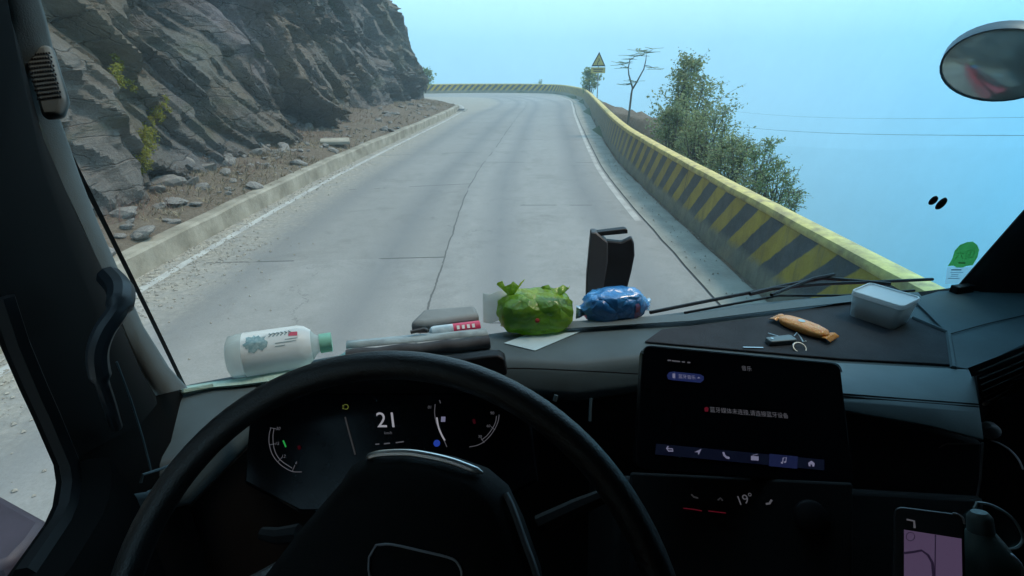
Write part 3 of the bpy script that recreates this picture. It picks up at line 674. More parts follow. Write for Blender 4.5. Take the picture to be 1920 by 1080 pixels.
lw=N(t,'ShaderNodeFresnel'); lw.inputs[0].default_value=1.3; df=N(t,'ShaderNodeBsdfDiffuse'); df.inputs[0].default_value=(.5,.55,.52,1)
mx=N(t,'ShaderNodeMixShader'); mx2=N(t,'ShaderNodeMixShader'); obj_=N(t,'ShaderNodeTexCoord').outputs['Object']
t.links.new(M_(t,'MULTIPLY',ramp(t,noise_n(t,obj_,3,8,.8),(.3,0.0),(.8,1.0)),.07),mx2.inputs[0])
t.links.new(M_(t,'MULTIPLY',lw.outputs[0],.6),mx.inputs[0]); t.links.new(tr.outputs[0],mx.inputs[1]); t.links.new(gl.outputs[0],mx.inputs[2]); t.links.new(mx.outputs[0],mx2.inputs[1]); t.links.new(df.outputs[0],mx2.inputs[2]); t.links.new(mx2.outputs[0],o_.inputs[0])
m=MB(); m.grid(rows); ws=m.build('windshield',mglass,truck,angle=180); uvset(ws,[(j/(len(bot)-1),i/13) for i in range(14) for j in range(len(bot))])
# black dotted ceramic band round the glass
m=MB()
lft=[r[0] for r in rows]; lin=[r[0].lerp(r[1],.22) for r in rows]
m.grid([[a-FW*.004,b_-FW*.004] for a,b_ in zip(lft,lin)]); m.build('frit_band',mfrit,ws); m=MB()
rgt=[r[-1] for r in rows]; rin=[r[-1].lerp(r[-2],.12) for r in rows]
m.grid([[a-FW*.004,b_-FW*.004] for a,b_ in zip(rgt,rin)])
m.build('frit_band',mfrit,ws)
# left pillar trim: measured outline, given depth by the slope of the glass
def lt(py): 
    f=(725-py)/725; return .79*(1-f)+.585*f
OUT=[(-30,-400),(60,-60),(88,40),(104,110),(122,180),(110,215),(150,330),(185,420),(220,500),(268,610),(318,690),(352,727)]
INN=[(-130,-400),(-40,-60),(0,30),(22,95),(48,170),(68,240),(112,340),(146,410),(182,490),(232,620),(262,692),(292,742)]
rows_=[]
for (a,b_) in zip(OUT,INN):
    o_p=P(a[0],a[1],t=lt(a[1])-.006); i_p=P(b_[0],b_[1],t=lt(b_[1])-.035); n=(EYE-o_p).normalized()
    rows_.append([o_p-n*.03-RT*.01,o_p,o_p.lerp(i_p,.08)+n*.006,o_p.lerp(i_p,.5)+n*.010,o_p.lerp(i_p,.92)+n*.006,i_p,i_p-n*.06])
m=MB(); m.grid(rows_); pil=m.build('pillar',mpil,truck,angle=60); 
# perforated box on the pillar
m=MB(); q=[P(x,y,t=.60-.0001*y) for x,y in ((46,102),(100,97),(122,186),(74,193))]; n=(q[1]-q[0]).cross(q[3]-q[0]).normalized()
if n.dot(EYE-q[0])<0: n=-n
q2=[P(x,y,t=.60-.0001*y) for x,y in ((38,88),(92,82),(124,186),(113,218),(78,222),(70,195))]
m.prism([p-n*.010 for p in q2],n*.012); m.build('speaker_cover',mat('speaker_plastic',(.15,.19,.20),.7,var=.08),pil,bevel=.006,seg=3)
m=MB(); ex=(q[1]-q[0]);ey=(q[3]-q[0])
for r_ in range(11):
    for c_ in range(10):
        u_=(c_+.5+.3*(r_%2))/10.5; v_=(r_+.5)/11; p=(q[0]*(1-u_)+q[1]*u_)*(1-v_)+(q[3]*(1-u_)+q[2]*u_)*v_+n*.0022
        m.box(p,ex.normalized()*.0009,ey.normalized()*.0011,n*.0004)
m.build('speaker_hole',mblk,pil,smooth=False)['kind']='stuff'
# wide dark inner panel between pillar trim and side window
WIN=[(-200,-400),(-120,-60),(-100,200),(-60,420),(-30,560),(0,648),(36,730),(62,785),(100,872)]
INB=[(-130,-400),(-40,-60),(10,60),(60,230),(140,400),(190,500),(232,620),(262,692),(292,742)]
rows_=[]
def side_pt(px,py):
    n=-RT; o=bot[0]+RT*.02; return plane_hit(px,py,o,n)
for a,b_ in zip(INB,WIN):
    p0=P(a[0],a[1],t=lt(a[1])-.05); p1=side_pt(*b_); mid=p0.lerp(p1,.55)+RT*.035
    rows_.append([p0-RT*.05+FW*.02,p0,p0.lerp(p1,.2)+RT*.02,mid,p1+RT*.012,p1,p1+FW*.03])
m=MB(); m.grid(rows_); mdoor=mat('door_plastic',(.003,.003,.003),.7,spec=.06); door=m.build('door',mdoor,truck,angle=60); 
# door card below the window + frame around it
m=MB()
lo=[side_pt(x,y) for x,y in ((100,872),(105,905),(98,950),(82,985),(50,1030),(10,1085),(-60,1160))]
fl=[V((p.x,p.y,1.0)) for p in lo]
m.grid([lo,[p+RT*.05 for p in lo],[p+RT*.06-UZ*.06 for p in lo],[p+RT*.06 for p in fl]])
rear=lo[-1]; far_=rear-FW*.9
m.grid([[rear,far_],[V((rear.x,rear.y,1.0))+RT*.06,V((far_.x,far_.y,1.0))]])
fro=[side_pt(100,872),P(292,742,t=lt(742)-.05),D(345,727)]
m.grid([fro,[V((p.x,p.y,1.0)) for p in fro]])
m.build('door_card',mdoor,door,angle=50)
m=MB(); fr_=[side_pt(x,y)+RT*.014 for x,y in WIN[4:]]+[p+RT*.014 for p in lo[1:6]]
m.tube(fr_,.009,6); m.build('window_seal',mblk,door)
mside,t,b=new_mat('side_glass'); t.nodes.remove(b); o_=[n for n in t.nodes if n.type=='OUTPUT_MATERIAL'][0]; tr=N(t,'ShaderNodeBsdfTransparent'); tr.inputs[0].default_value=(.93,.94,.93,1); gl=N(t,'ShaderNodeBsdfGlossy'); gl.inputs['Roughness'].default_value=.02; mx=N(t,'ShaderNodeMixShader'); mx.inputs[0].default_value=.04
t.links.new(tr.outputs[0],mx.inputs[1]); t.links.new(gl.outputs[0],mx.inputs[2]); t.links.new(mx.outputs[0],o_.inputs[0])
def W_(a,f,z): return bot[0]+RT*(a)+FW*f+V((0,0,z-ZD))
m=MB(); m.grid([[W_(-.015,-.10,1.85),W_(-.015,-1.2,1.85)],[W_(-.015,-.10,2.9),W_(-.015,-1.2,2.9)]]); m.build('side_window',mside,door)
# grab handle on the pillar and door pull
gh=[P(x,y,t=tt) for x,y,tt in ((206,520,.55),(226,545,.52),(222,580,.50),(196,620,.49),(183,660,.49),(188,705,.50),(204,755,.53),(218,800,.58))]
m=MB(); m.tube(cr(gh,5),[.012]*10+[.009]*16+[.006]*10,10); m.build('grab_handle',mat('handle_plastic',(.012,.016,.02),.45,spec=.4),door)
m=MB(); dp=[side_pt(x,y)+RT*.04 for x,y in ((150,940),(180,945),(204,925),(205,955),(185,990),(150,1005))]; m.prism(dp,RT*.04); m.build('door_pull',mdash,door,bevel=.012,seg=3)
m=MB(); m.tube([side_pt(x,y)+RT*.05 for x,y in ((120,690),(150,760),(175,830),(195,900))],.0011,6); m.build('door_seam',mdash,door)
# outside panel of the cab seen through the side window
m=MB(); pp=[P(x,y,z=1.62) for x,y in ((-160,860),(0,925),(86,972),(60,1010),(20,1052),(-120,1100))]; m.prism(pp,(0,0,-.12)); m.build('step_panel',mat('step_plastic',(.035,.028,.04),.6),truck,bevel=.015)
# right pillar
rp_o=[rake(bot[-1],h_)-FW*.010-RT*.002 for h_ in np.linspace(-.03,.92,8)]
m=MB(); m.grid([[p+FW*.006,p,p+RT*.03-FW*.03,p+RT*.14-FW*.07,p+RT*.17-FW*.10] for p in rp_o]); m.build('pillar',mdash2,truck,angle=60)
# cab body: roof, back wall, right wall with its unseen window narrowed to keep light out, floor
A0,A1,F0_,F1=-.385,1.62,-1.35,.95
m=MB()
def slab(c,x,y,z): m.box(c,x,y,z)
slab(T((A0+A1)/2,(F0_+.66)/2,3.0),RT*((A1-A0)/2+.1),FW*((.66-F0_)/2+.05),UZ*.05)
slab(T((A0+A1)/2,F0_,1.95),RT*((A1-A0)/2+.1),FW*.04,UZ*1.0)
slab(T((A0+A1)/2,(F0_+F1)/2,.95),RT*((A1-A0)/2+.1),FW*((F1-F0_)/2),UZ*.05)
slab(T(A1,(F0_+F1)/2,1.45),RT*.04,FW*((F1-F0_)/2),UZ*.5)
slab(T(A1,(F0_+F1)/2,2.83),RT*.04,FW*((F1-F0_)/2),UZ*.13)
slab(T(A1,F0_+.8,2.33),RT*.04,FW*.8,UZ*.38)
slab(T(A1,.58,2.33),RT*.04,FW*.20,UZ*.38)
slab(T(A0,-.9,2.45),RT*.03,FW*.45,UZ*.5); slab(T(A0,-.25,2.88),RT*.03,FW*1.0,UZ*.08); slab(T(A0,-.9,1.45),RT*.03,FW*.45,UZ*.5)
slab(T((A0+A1)/2,1.0,1.41),RT*((A1-A0)/2+.04),FW*.015,UZ*.5)
slab(T((A0+A1)/2,.60,2.93),RT*((A1-A0)/2+.05),FW*.12,UZ*.05)
m.build('cab_lining',mint,truck,smooth=False)
# painted front of the cab below the glass
m=MB(); fb=[p+FW*.10 for p in bot]; m.grid([[p+UZ*-.06 for p in bot],[p-UZ*.09+FW*.03 for p in fb],[p-UZ*.5+FW*.10 for p in fb],[V((p.x,p.y,.5))+FW*.12 for p in fb]]); m.build('front_panel',mred,truck)
# ------------------------------------------------------------------ dashboard
lipL=[(250,868),(335,850),(482,722),(560,705),(700,672),(850,668),(960,668),(1080,676),(1200,662),(1390,664),(1580,682),(1700,688),(1822,694)]
farL=[(310,738),(345,727),(480,702),(560,684),(650,668),(850,640),(1000,618),(1120,606),(1240,594),(1390,574),(1560,558),(1700,550),(1745,548)]
zl=[0,0,0,0,0,0,0,0,0,0,0,0,0]
rows_=[]
for (a,b_) in zip(lipL,farL):
    l=D(*a); f=D(*b_)+FW*.03; d=V((0,-1,0)) if a[0]>500 else (RT*.3-FW).normalized()
    rows_.append([f-UZ*.012,f.lerp(l,.35),f.lerp(l,.75),l,l+d*.012-UZ*.004,l+d*.022-UZ*.018,l+d*.036-UZ*.045,l+d*.040-UZ*.060,l+d*.030-UZ*.072,l-d*.03-UZ*.08,l-d*.03-UZ*.20,l+d*.03-UZ*.98])
m=MB(); m.grid(rows_); dash=m.build('dashboard',mdash,truck,angle=60)
ft=[]
for r in rows_: ft.append([r[8]-UZ*.003+V((0,-.002,0)),r[9]+V((0,-.004,0)),r[10]+V((0,-.004,0)),r[11]+V((0,-.004,0))])
m=MB(); m.grid(ft); m.build('lower_fascia',mdash2,dash,angle=60)
# padded band right of the screen that comes down towards the passenger
bt=[[D(1560,681)-UZ*.001+V((0,-.004,0)),D(1700,688)+V((0,-.004,0)),D(1822,694)+V((0,-.004,0))]]
oy=D(1822,694).y-.012
def fr2(px,py,dy): return P(px,py,y=oy-dy)
bt=[[D(1565,682,.002),D(1700,689,.002),D(1824,695,.002)],[fr2(1565,737,.085),fr2(1700,747,.085),fr2(1834,757,.085)],[fr2(1565,752,.10),fr2(1720,765,.105),fr2(1836,775,.105)],[fr2(1575,770,.11),fr2(1745,800,.125),fr2(1843,826,.14)]]
m=MB(); m.grid(bt); mband=mat('padded_vinyl',(.15,.195,.205),.6,var=.10,detail=9,bump=.1,bscale=700,spec=.3); m.build('padded_band',mband,dash,solid=.006,bevel=.002)
for px in (0,):
    m=MB()
    for dy in (0,5): m.tube([fr2(1575,738+dy,.090+dy*.001),fr2(1700,748+dy,.090+dy*.001),fr2(1834,758+dy,.090+dy*.001)],.0014,5)
    m.build('seam',mblk,dash)
m=MB(); m.tube(cr([D(850,689,.003)+V((0,-.02,0)),D(960,683,.0)+V((0,-.01,-.003)),D(1080,687,0)+V((0,-.01,-.003)),D(1195,693,0)+V((0,-.01,-.003))],4),.0013,5); m.build('seam',mblk,dash)
# cabinet under the band
m=MB(); cp=[fr2(1560,772,.10),fr2(1742,803,.115),fr2(1843,830,.13),fr2(1838,900,.15),fr2(1810,1080,.22),fr2(1800,1200,.26),fr2(1560,1200,.26)]; m.prism(cp,V((0,.25,0))); m.build('centre_cabinet',mdash2,dash,bevel=.006)
m=MB(); m.tube([fr2(1843,830,.142),fr2(1838,900,.162),fr2(1822,990,.195),fr2(1810,1080,.225)],.0018,6); m.tube([fr2(1735,852,.13),fr2(1775,832,.13),fr2(1843,832,.14)],.0012,5); m.build('cabinet_trim',mat('dull_edge',(.10,.09,.09),.5),dash)
# recessed storage mat
mp_=[(1208,643),(1240,620),(1420,598),(1598,566),(1712,600),(1776,628),(1784,687),(1700,682),(1580,676)]
m=MB(); m.prism([D(x,y,.001) for x,y in mp_],(0,0,.004)); m.build('storage_mat',mrub,dash,bevel=.002)
m=MB(); m.tube([D(1712,596,.006),D(1778,624,.006),D(1788,690,.006)],.005,6); m.build('tray_rim',mdash,dash)
# light strip at the base of the glass
m=MB(); m.grid([[D(x,y,.012),D(x,y+13,.012),D(x,y+14,.004)] for x,y in ((1060,603),(1200,594),(1300,588),(1400,575),(1500,563),(1610,551))]); m.build('defroster_strip',mpil,dash)
# passenger side of the dash with its air vent
ps=[(1712,560),(1760,546),(1850,543),(1990,545),(2050,560),(2050,600),(1925,642),(1822,692),(1790,688),(1780,628)]
m=MB(); cpt=[D(x,y,.006) for x,y in ps]; m.poly(cpt); lo_=[D(x,y,.006) for x,y in ((2050,600),(1925,642),(1822,692))]
m.grid([lo_,[p+V((0,-.012,-.010)) for p in lo_]]); m.build('passenger_top',mdash,dash,angle=60)
m=MB(); m.tube([D(1778,627,.009),D(1850,607,.009),D(1990,575,.009)],.0012,5); m.build('seam',mblk,dash)
va=[D(1822,694),D(2040,606)]; 
def vent_pt(px,py): 
    ax=(va[1]-va[0]).normalized(); n=ax.cross(UZ); n=(n*.8+UZ*-.35).normalized(); return plane_hit(px,py,va[0]+V((0,-.01,-.01)),n)
m=MB(); m.poly([vent_pt(*p) for p in ((1815,690),(1990,622),(1990,680),(1842,756))]); vent=m.build('air_vent',mblk,dash)
ms=MB()
for (a,b_) in (((1826,692),(1990,624)),((1829,706),(1990,640)),((1832,718),(1990,650)),((1835,730),(1990,662)),((1838,742),(1990,672))):
    ms.tube([vent_pt(*a)+V((0,-.008,0)),vent_pt(*b_)+V((0,-.008,0))],.0016,6)
ms.build('vent_slats',mdash,vent)
m=MB(); m.tube([vent_pt(1838,754)+V((0,-.01,0)),vent_pt(1990,682)+V((0,-.01,0))],.004,8); m.build('vent_trim',msilver,vent)
m=MB(); q=[vent_pt(1838,758),vent_pt(2050,660)]; m.grid([q,[p+V((0,.04,-.9)) for p in q]]); m.build('glove_box',mdash2,dash)
# ------------------------------------------------------------------ instrument cluster
ca,cb,cc=P(480,748,t=.80),P(985,748,t=.80),P(480,900,t=.74)
cn=(cb-ca).cross(ca-cc).normalized()
if cn.dot(EYE-ca)<0: cn=-cn
CX=(cb-ca).normalized(); CY=cn.cross(CX).normalized()
if CY.z<0: CY=-CY
def K(px,py): return plane_hit(px,py,ca,cn)
CYT=(K(723,770)-K(728,812)).normalized(); cen=K(727,820); m=MB(); m.prism([K(*p)-cn*.012 for p in ((470,735),(990,735),(1010,900),(900,960),(560,960),(455,905))],cn*.010); clu=m.build('instrument_cluster',mgloss,truck,bevel=.004)
def arc_pts(pts,n=6): return cr([K(*p)+cn*.0005 for p in pts],n)
def draw(name,polys,r,mt,parent=clu): 
    m=MB()
    for p in polys: m.tube(p,r,4)
    return m.build(name,mt,parent,smooth=False)
lg=[(508,803),(505,815),(505,832),(510,850),(519,864),(531,875),(548,884),(566,885)]
draw('dial_arc',[arc_pts(lg),arc_pts([(514,803),(512,820),(514,840),(520,855),(530,866),(548,878)])]+[[K(*a),K(*b_)] for a,b_ in (((505,834),(516,832)),((521,866),(530,856)),((548,884),(553,872)),((506,802),(518,804)))],.00055,edim)
rg=[(936,778),(934,790),(929,802),(920,816),(908,828),(895,835),(880,838)]
draw('dial_arc',[arc_pts(rg),arc_pts([(931,780),(929,792),(923,804),(913,817),(903,825)])]+[[K(*a),K(*b_)] for a,b_ in (((928,806),(921,800)),((908,830),(902,822)))],.00055,edim)
for bd,p,sz in (('30',(522,804),.0070),('15',(520,832),.0065),('12',(532,856),.0065),('6',(556,868),.006),('90',(923,775),.0065),('60',(916,799),.006),('30',(900,819),.006)):
    txt('dial_number',bd,sz,K(*p),CX,CY,edim,clu)
draw('green_bar',[[K(531,826),K(536,838)]],.0011,egreen)
mdr=em('dial_red',(.5,.0,.04),.05); draw('red_icon',[[K(560,836),K(562,842)]],.0022,mdr); draw('red_icon',[[K(888,786),K(890,794)]],.0022,mdr)
txt('speed_digits','21',.034,K(726,789),CX,CYT,ewhite,clu)
txt('speed_unit','km/h',.006,K(728,812),CX,CY,edim,clu)
draw('trip_text',[[K(704,833),K(711,832.5)],[K(720,832),K(731,831)],[K(742,830),K(757,828)]],.0011,edim)
draw('lamp_icon',[arc_pts([(646,759),(651,759),(653,763),(651,767),(646,767)],3),[K(642,760),K(645,760)],[K(642,763),K(645,763)],[K(642,766),K(645,766)]],.0006,eyel)
draw('cluster_needle',[[K(647,782),K(653,805),K(666,852)]],.0012,em('needle',(.4,.42,.45),.08))
draw('fuel_arc',[arc_pts([(816,758),(815,775),(819,795),(828,815),(838,838)]),[K(824,750),K(826,756)]],.0006,edim)
draw('fuel_level',[arc_pts([(819,783),(822,800),(828,815),(834,826)])],.0012,ewhite)
txt('fuel_number','01',.0065,K(806,764),CX,CY,edim,clu)
m=MB(); m.box(K(831,786),CX*.0032,CY*.0038,cn*.0006); m.build('fuel_icon',elil,clu,smooth=False)
m=MB(); m.lathe(K(819,831)-cn*.001,cn,[(0,.005),(.0015,.005)],14); m.build('blue_lamp',eblue,clu)
# hood over the cluster
m=MB(); hd=[P(x,y,t=.72) for x,y in ((462,752),(520,722),(600,700),(730,686),(870,704),(950,728),(1000,756))]; hb=[P(x,y,t=.80) for x,y in ((462,756),(520,728),(600,707),(730,692),(870,709),(950,732),(1000,760))]; m.grid([hd,hb,[K(x,741)-cn*.012 for x in (462,520,600,730,870,950,1000)]]); m.build('cluster_hood',mdash2,truck,solid=.006)
# head-up box on the dash behind the wheel
m=MB(); hp=[(820,690),(838,678),(915,668),(935,667),(946,674),(951,704),(880,712),(830,712)]
hn=V((0,-.95,.3)).normalized(); ho=D(900,704)
m.prism([plane_hit(x,y,ho,hn) for x,y in hp],V((0,.025,.0))); hud=m.build('driver_monitor',mblk,truck,bevel=.003)
# ------------------------------------------------------------------ steering wheel
WC=V((-.109,.262,2.061)); til,yw=R(33.25),R(8.05)
wn=V((-math.sin(yw)*math.cos(til),-math.cos(til)*math.cos(yw),math.sin(til))).normalized()
wa=wn.cross(UZ).normalized(); wb=wn.cross(wa).normalized()
if wb.z<0: wb=-wb
swh=bpy.data.objects.new('steering_wheel',None); COL.objects.link(swh); swh.location=WC; swh.parent=truck; swh.matrix_parent_inverse=wm(truck).inverted()
m=MB(); m.tube([WC+(wa*math.cos(a)+wb*math.sin(a))*.2365 for a in np.linspace(0,2*PI,97)[:-1]],.0128,14,closed=True); m.build('rim',mleather,swh,angle=180)
HO=WC-wn*.022
def H(px,py,off=0): return plane_hit(px,py,HO+wn*off,wn)
hubp=[(640,905),(660,873),(690,856),(760,850),(840,865),(905,888),(945,922),(975,985),(1010,1085),(1030,1230),(760,1330),(470,1230),(497,1080),(570,985)]
m=MB(); top_=[H(*p) for p in hubp]; c0=sum(top_,V())/len(top_)
ins=[c0.lerp(p,.86)+wn*.014 for p in top_]; ins2=[c0.lerp(p,.5)+wn*.02 for p in top_]; bk=[p-wn*.03 for p in top_]
n_=len(top_); m.add(bk+top_+ins+ins2,[(k*n_+i,k*n_+(i+1)%n_,(k+1)*n_+(i+1)%n_,(k+1)*n_+i) for k in range(3) for i in range(n_)]+[tuple(range(3*n_,4*n_))]); m.build('hub',mat('hub_plastic',(.0045,.0048,.005),.75,spec=.15,bump=.15,bscale=700),swh,angle=50)
m=MB(); m.tube(cr([H(688,858,.003),H(712,851,.006),H(760,849,.007),H(800,854,.007),H(850,866,.006),H(905,887,.004)],5),[.0012]+[.0032]*24+[.0012],8); m.build('hub_trim',msilver,swh)
m=MB(); m.tube(cr([H(948,925,.002),H(962,955,.004),H(985,1020,.004),H(1006,1080,.004),H(1020,1160,.002)],4),.0030,8); m.build('hub_trim',mat('side_trim',(.14,.145,.15),.4,metal=.5),swh)
m=MB(); bd_=cr([H(*p,.022) for p in ((705,1022),(735,1021),(790,1033),(840,1045),(858,1056),(866,1080),(850,1110),(780,1120),(715,1105),(693,1078),(692,1045))],3); m.tube(bd_,.0011,6,closed=True); m.build('badge_outline',mat('badge_metal',(.28,.28,.29),.4,metal=.7),swh)
m=MB()
for sgn in (-1,1):
    a=WC+wa*.23*sgn-wb*.03; b_=c0+wa*.07*sgn-wb*.03
    m=MB(); m.tube([a,a.lerp(b_,.5)-wn*.02,b_-wn*.045],[.012,.014,.02],10); m.build('spoke',mleather,swh,angle=180)
m=MB(); m.tube([WC-wn*.04,WC-wn*.35],[.045,.06],16); m.build('steering_column',mdash2,truck)
m=MB()
for q in ([(1010,985),(1085,950),(1142,925)],[(560,1000),(520,1005),(490,1000)]):
    pts=[plane_hit(x,y,WC-wn*.07,wn) for x,y in q]; m=MB(); m.tube(pts,[.009,.008,.006],8); m.build('stalk',mdash2,truck)
# ------------------------------------------------------------------ touch screen
sa,sb,sc_=P(1206,647,t=.78),P(1576,682,t=.81),P(1192,880,t=.70)
sn=(sb-sa).cross(sc_-sa).normalized(); sn= sn if sn.dot(EYE-sa)>0 else -sn
SX=(sb-sa).normalized(); SY=sn.cross(SX).normalized(); SY= SY if SY.z>0 else -SY
def Q(px,py): return plane_hit(px,py,sa,sn)
def rounded(pts,r,k=5):
    o=[];n=len(pts)
    for i in range(n):
        p=pts[i];a=(pts[i-1]-p).normalized();b_=(pts[(i+1)%n]-p).normalized()
        for j in range(k+1):
            t_=j/k; o.append((p+a*r)*(1-t_)**2+p*2*t_*(1-t_)+(p+b_*r)*t_*t_)
    return o
brq=sb+(sc_-sa)
m=MB(); m.prism([p-sn*.016 for p in rounded([sa,sb,brq,sc_],.014)],sn*.015); scr=m.build('touch_screen',mgloss,truck,bevel=.0015)
m=MB(); m.tube(rounded([sc_.lerp(sa,.8),sa,sb,sb.lerp(brq,.25)],.014)[6:18],.0012,6); m.build('screen_edge',mat('screen_rim',(.12,.13,.14),.4),scr)
def sl_poly(name,pts,mt,off=.0008,parent=scr):
    m=MB(); m.prism([Q(*p)+sn*off for p in pts],sn*.0003); return m.build(name,mt,parent,smooth=False)
sl_poly('source_button',[(1250,704),(1254,698),(1262,697),(1312,702),(1319,706),(1319,713),(1313,718),(1260,713),(1252,711)],enavy)
txt('source_text','蓝牙音乐',.0068,Q(1287,708),SX,SY,elil,scr,off=.0022)
sl_poly('source_icon',[(1260,701),(1265,701),(1265,710),(1260,709)],elil,.0018); sl_poly('source_icon',[(1306,710),(1309,707),(1312,710)],elil,.0018)
txt('title_text','音乐',.0085,Q(1399,692),SX,SY,edim,scr,off=.0015)
txt('message_text','蓝牙媒体未连接,请连接蓝牙设备',.0086,Q(1404,775),SX,SY,edim,scr,off=.0015)
sl_poly('error_dot',[(1320,765),(1324,763),(1328,765),(1327,772),(1321,772)],ered)
sl_poly('menu_bar',[(1230,832),(1545,862),(1545,882),(1228,852)],ebar,.0005)
sl_poly('menu_highlight',[(1442,851),(1495,856),(1494,879),(1441,874)],em('lit_select',(.05,.07,.3),.15),.0009)
def ic(name,polys,r=.0009,mt=elil):
    m=MB()
    for p in polys: m.tube([Q(*a)+sn*.0018 for a in p],r,4)
    return m.build(name,mt,scr,smooth=False)
ic('status_text',[[(1251,676),(1257,676.6)],[(1259,677),(1274,678.6)],[(1278,679),(1283,679.5)],[(1288,680),(1293,680.6)]],.0011,edim)
ic('back_icon',[[(1249,841),(1260,842),(1261,846),(1252,846)],[(1252,837),(1249,841),(1252,845)]])
sl_poly('navigate_icon',[(1301,848),(1314,842),(1309,853),(1307,848)],elil,.0016)
ic('phone_icon',[[(1355,848),(1357,854),(1361,858),(1366,859)]],.0016)
sl_poly('radio_icon',[(1407,855),(1421,856),(1421,864),(1407,863)],elil,.0016); ic('radio_icon',[[(1410,854),(1419,852)]],.0005)
ic('music_icon',[[(1466,868),(1467,859),(1473,858),(1472,866)]],.0006); sl_poly('music_icon',[(1463,866),(1467,867),(1466,870),(1463,869)],elil,.0016); sl_poly('music_icon',[(1469,865),(1473,865),(1472,868),(1469,868)],elil,.0016)
sl_poly('home_icon',[(1520,864),(1526,869),(1525,875),(1522,875),(1521,871),(1518,871),(1518,875),(1515,874),(1514,868)],elil,.0016)
# climate panel below the screen
ka=P(1400,940,t=.72); kn=(EYE-ka).normalized()
def KP(px,py): return plane_hit(px,py,ka,kn)
KX=RT.copy(); KX=(KX-kn*KX.dot(kn)).normalized(); KY=kn.cross(KX); KY= KY if KY.z>0 else -KY
m=MB(); m.prism([KP(*p)-kn*.012 for p in ((1180,885),(1600,905),(1600,1110),(1170,1110))],kn*.010); cp_=m.build('climate_panel',mdash2,truck,bevel=.004)
def kd(name,pts,r,mt):
    m=MB(); m.tube([KP(*p) for p in pts],r,5); return m.build(name,mt,cp_,smooth=False)
kd('red_strip',[(1281,953),(1300,955),(1316,958)],.0007,ered); kd('red_strip',[(1328,958),(1345,960),(1361,962)],.0007,ered)
txt('temperature_digits','19°',.017,KP(1397,937),KX,KY,edim,cp_)
kd('fan_icon',[(1296,927),(1301,932),(1309,934)],.0012,em('lit_faint',(.5,.5,.55),.05)); kd('fan_icon',[(1346,938),(1351,934),(1355,939)],.0012,em('lit_faint2',(.5,.5,.55),.04)); kd('seat_icon',[(1436,945),(1443,944),(1447,937)],.0014,edim)
m=MB(); m.lathe(KP(1520,968)-kn*.002,kn,[(0,.021),(.012,.020),(.014,.017)],24); m.build('volume_knob',mblk,cp_)
# lower console down to the floor
m=MB(); m.prism([P(1150,890,t=.80),P(1850,930,t=.80),P(1850,1300,t=.70),P(1150,1300,t=.70)],V((0,.2,-.2))); m.build('centre_console',mdash2,truck,bevel=.01)
m=MB(); m.tube([P(1043,741,t=.9),P(1040,752,t=.9)],.004,8); m.tube([P(1108,746,t=.88),P(1106,790,t=.87)],.0025,6); m.build('dash_switch',mdash,dash)
m=MB(); m.tube([P(264,905,t=.58),P(268,890,t=.58),P(300,880,t=.6),P(336,866,t=.62)],.0016,6); m.build('dash_end_trim',mdash,dash)
# wipers lying at the foot of the glass, outside
m=MB()
wl=[(1240,604),(1330,585),(1460,558),(1560,547),(1700,541),(1785,537)]
m.tube([P(x,y,z=ZD+.012)+FW*.05 for x,y in wl],.0042,6); m.tube([P(x,y+9,z=ZD+.01)+FW*.035 for x,y in ((1300,590),(1480,556),(1600,556),(1740,546))],.003,6)
m.build('wiper',mblk,truck)
m=MB(); m.tube([P(x,y,z=ZD+.012)+FW*.045 for x,y in ((1430,565),(1500,547),(1570,533),(1700,545))],.005,6); m.tube([P(x,y,z=ZD+.02)+FW*.06 for x,y in ((1480,572),(1560,538),(1600,530))],.004,6); m.build('wiper',mblk,truck)
m=MB(); m.box(D(1796,540,.012)-FW*.01,RT*.028,FW*.01,UZ*.012); m.build('pillar_clip',mblk,truck,bevel=.002)
# round front mirror outside the glass
mc=P(1874,122,t=1.35); mnrm=((EYE-mc).normalized()+V((-.05,.02,-.22))).normalized(); ma=mnrm.cross(UZ).normalized()*-1; mb=ma.cross(mnrm)*-1
if ma.x<0: ma=-ma
mb=mnrm.cross(ma); mb= mb if mb.z>0 else -mb
ma,mb=(ma*math.cos(-.12)+mb*math.sin(-.12)),(mb*math.cos(-.12)-ma*math.sin(-.12))
rx,ry=.125,.090
m=MB(); k=36; prof=[(.0,.97),(.012,.985),(.012,1.0),(-.015,1.02),(-.05,.85),(-.075,.45)]
vs=[mc+mnrm*h_+(ma*math.cos(2*PI*j/k)*rx+mb*math.sin(2*PI*j/k)*ry)*r_+ (mb*.012 if h_<-.01 else V()) for h_,r_ in prof for j in range(k)]
m.add(vs,[(i*k+j,i*k+(j+1)%k,(i+1)*k+(j+1)%k,(i+1)*k+j) for i in range(len(prof)-1) for j in range(k)]+[tuple((len(prof)-1)*k+j for j in range(k))]); mir=m.build('front_mirror',mat('mirror_shell',(.05,.08,.10),.45),truck,angle=60)
mglm,t,b=new_mat('mirror_glass'); b.inputs['Metallic'].default_value=.6; b.inputs['Roughness'].default_value=.12; b.inputs['Base Color'].default_value=(.60,.68,.65,1)
m=MB(); rings=[(1-(i/8))*.975 for i in range(8)]
vs=[mc+mnrm*(.006+.022*(1-r_*r_))+(ma*math.cos(2*PI*j/k)*rx+mb*math.sin(2*PI*j/k)*ry)*r_ for r_ in rings for j in range(k)]
m.add(vs,[(i*k+j,i*k+(j+1)%k,(i+1)*k+(j+1)%k,(i+1)*k+j) for i in range(7) for j in range(k)]+[tuple(7*k+j for j in range(k))]); m.build('mirror_glass',mglm,mir,angle=180)
m=MB(); m.tube([mc-mnrm*.05+mb*.07,mc+ma*.10-mnrm*.06+mb*.10,mc+ma*.30-mnrm*.04+mb*.13,mc+ma*.5+mb*.2-mnrm*.0],.020,10); m.build('mirror_arm',mblk,mir)

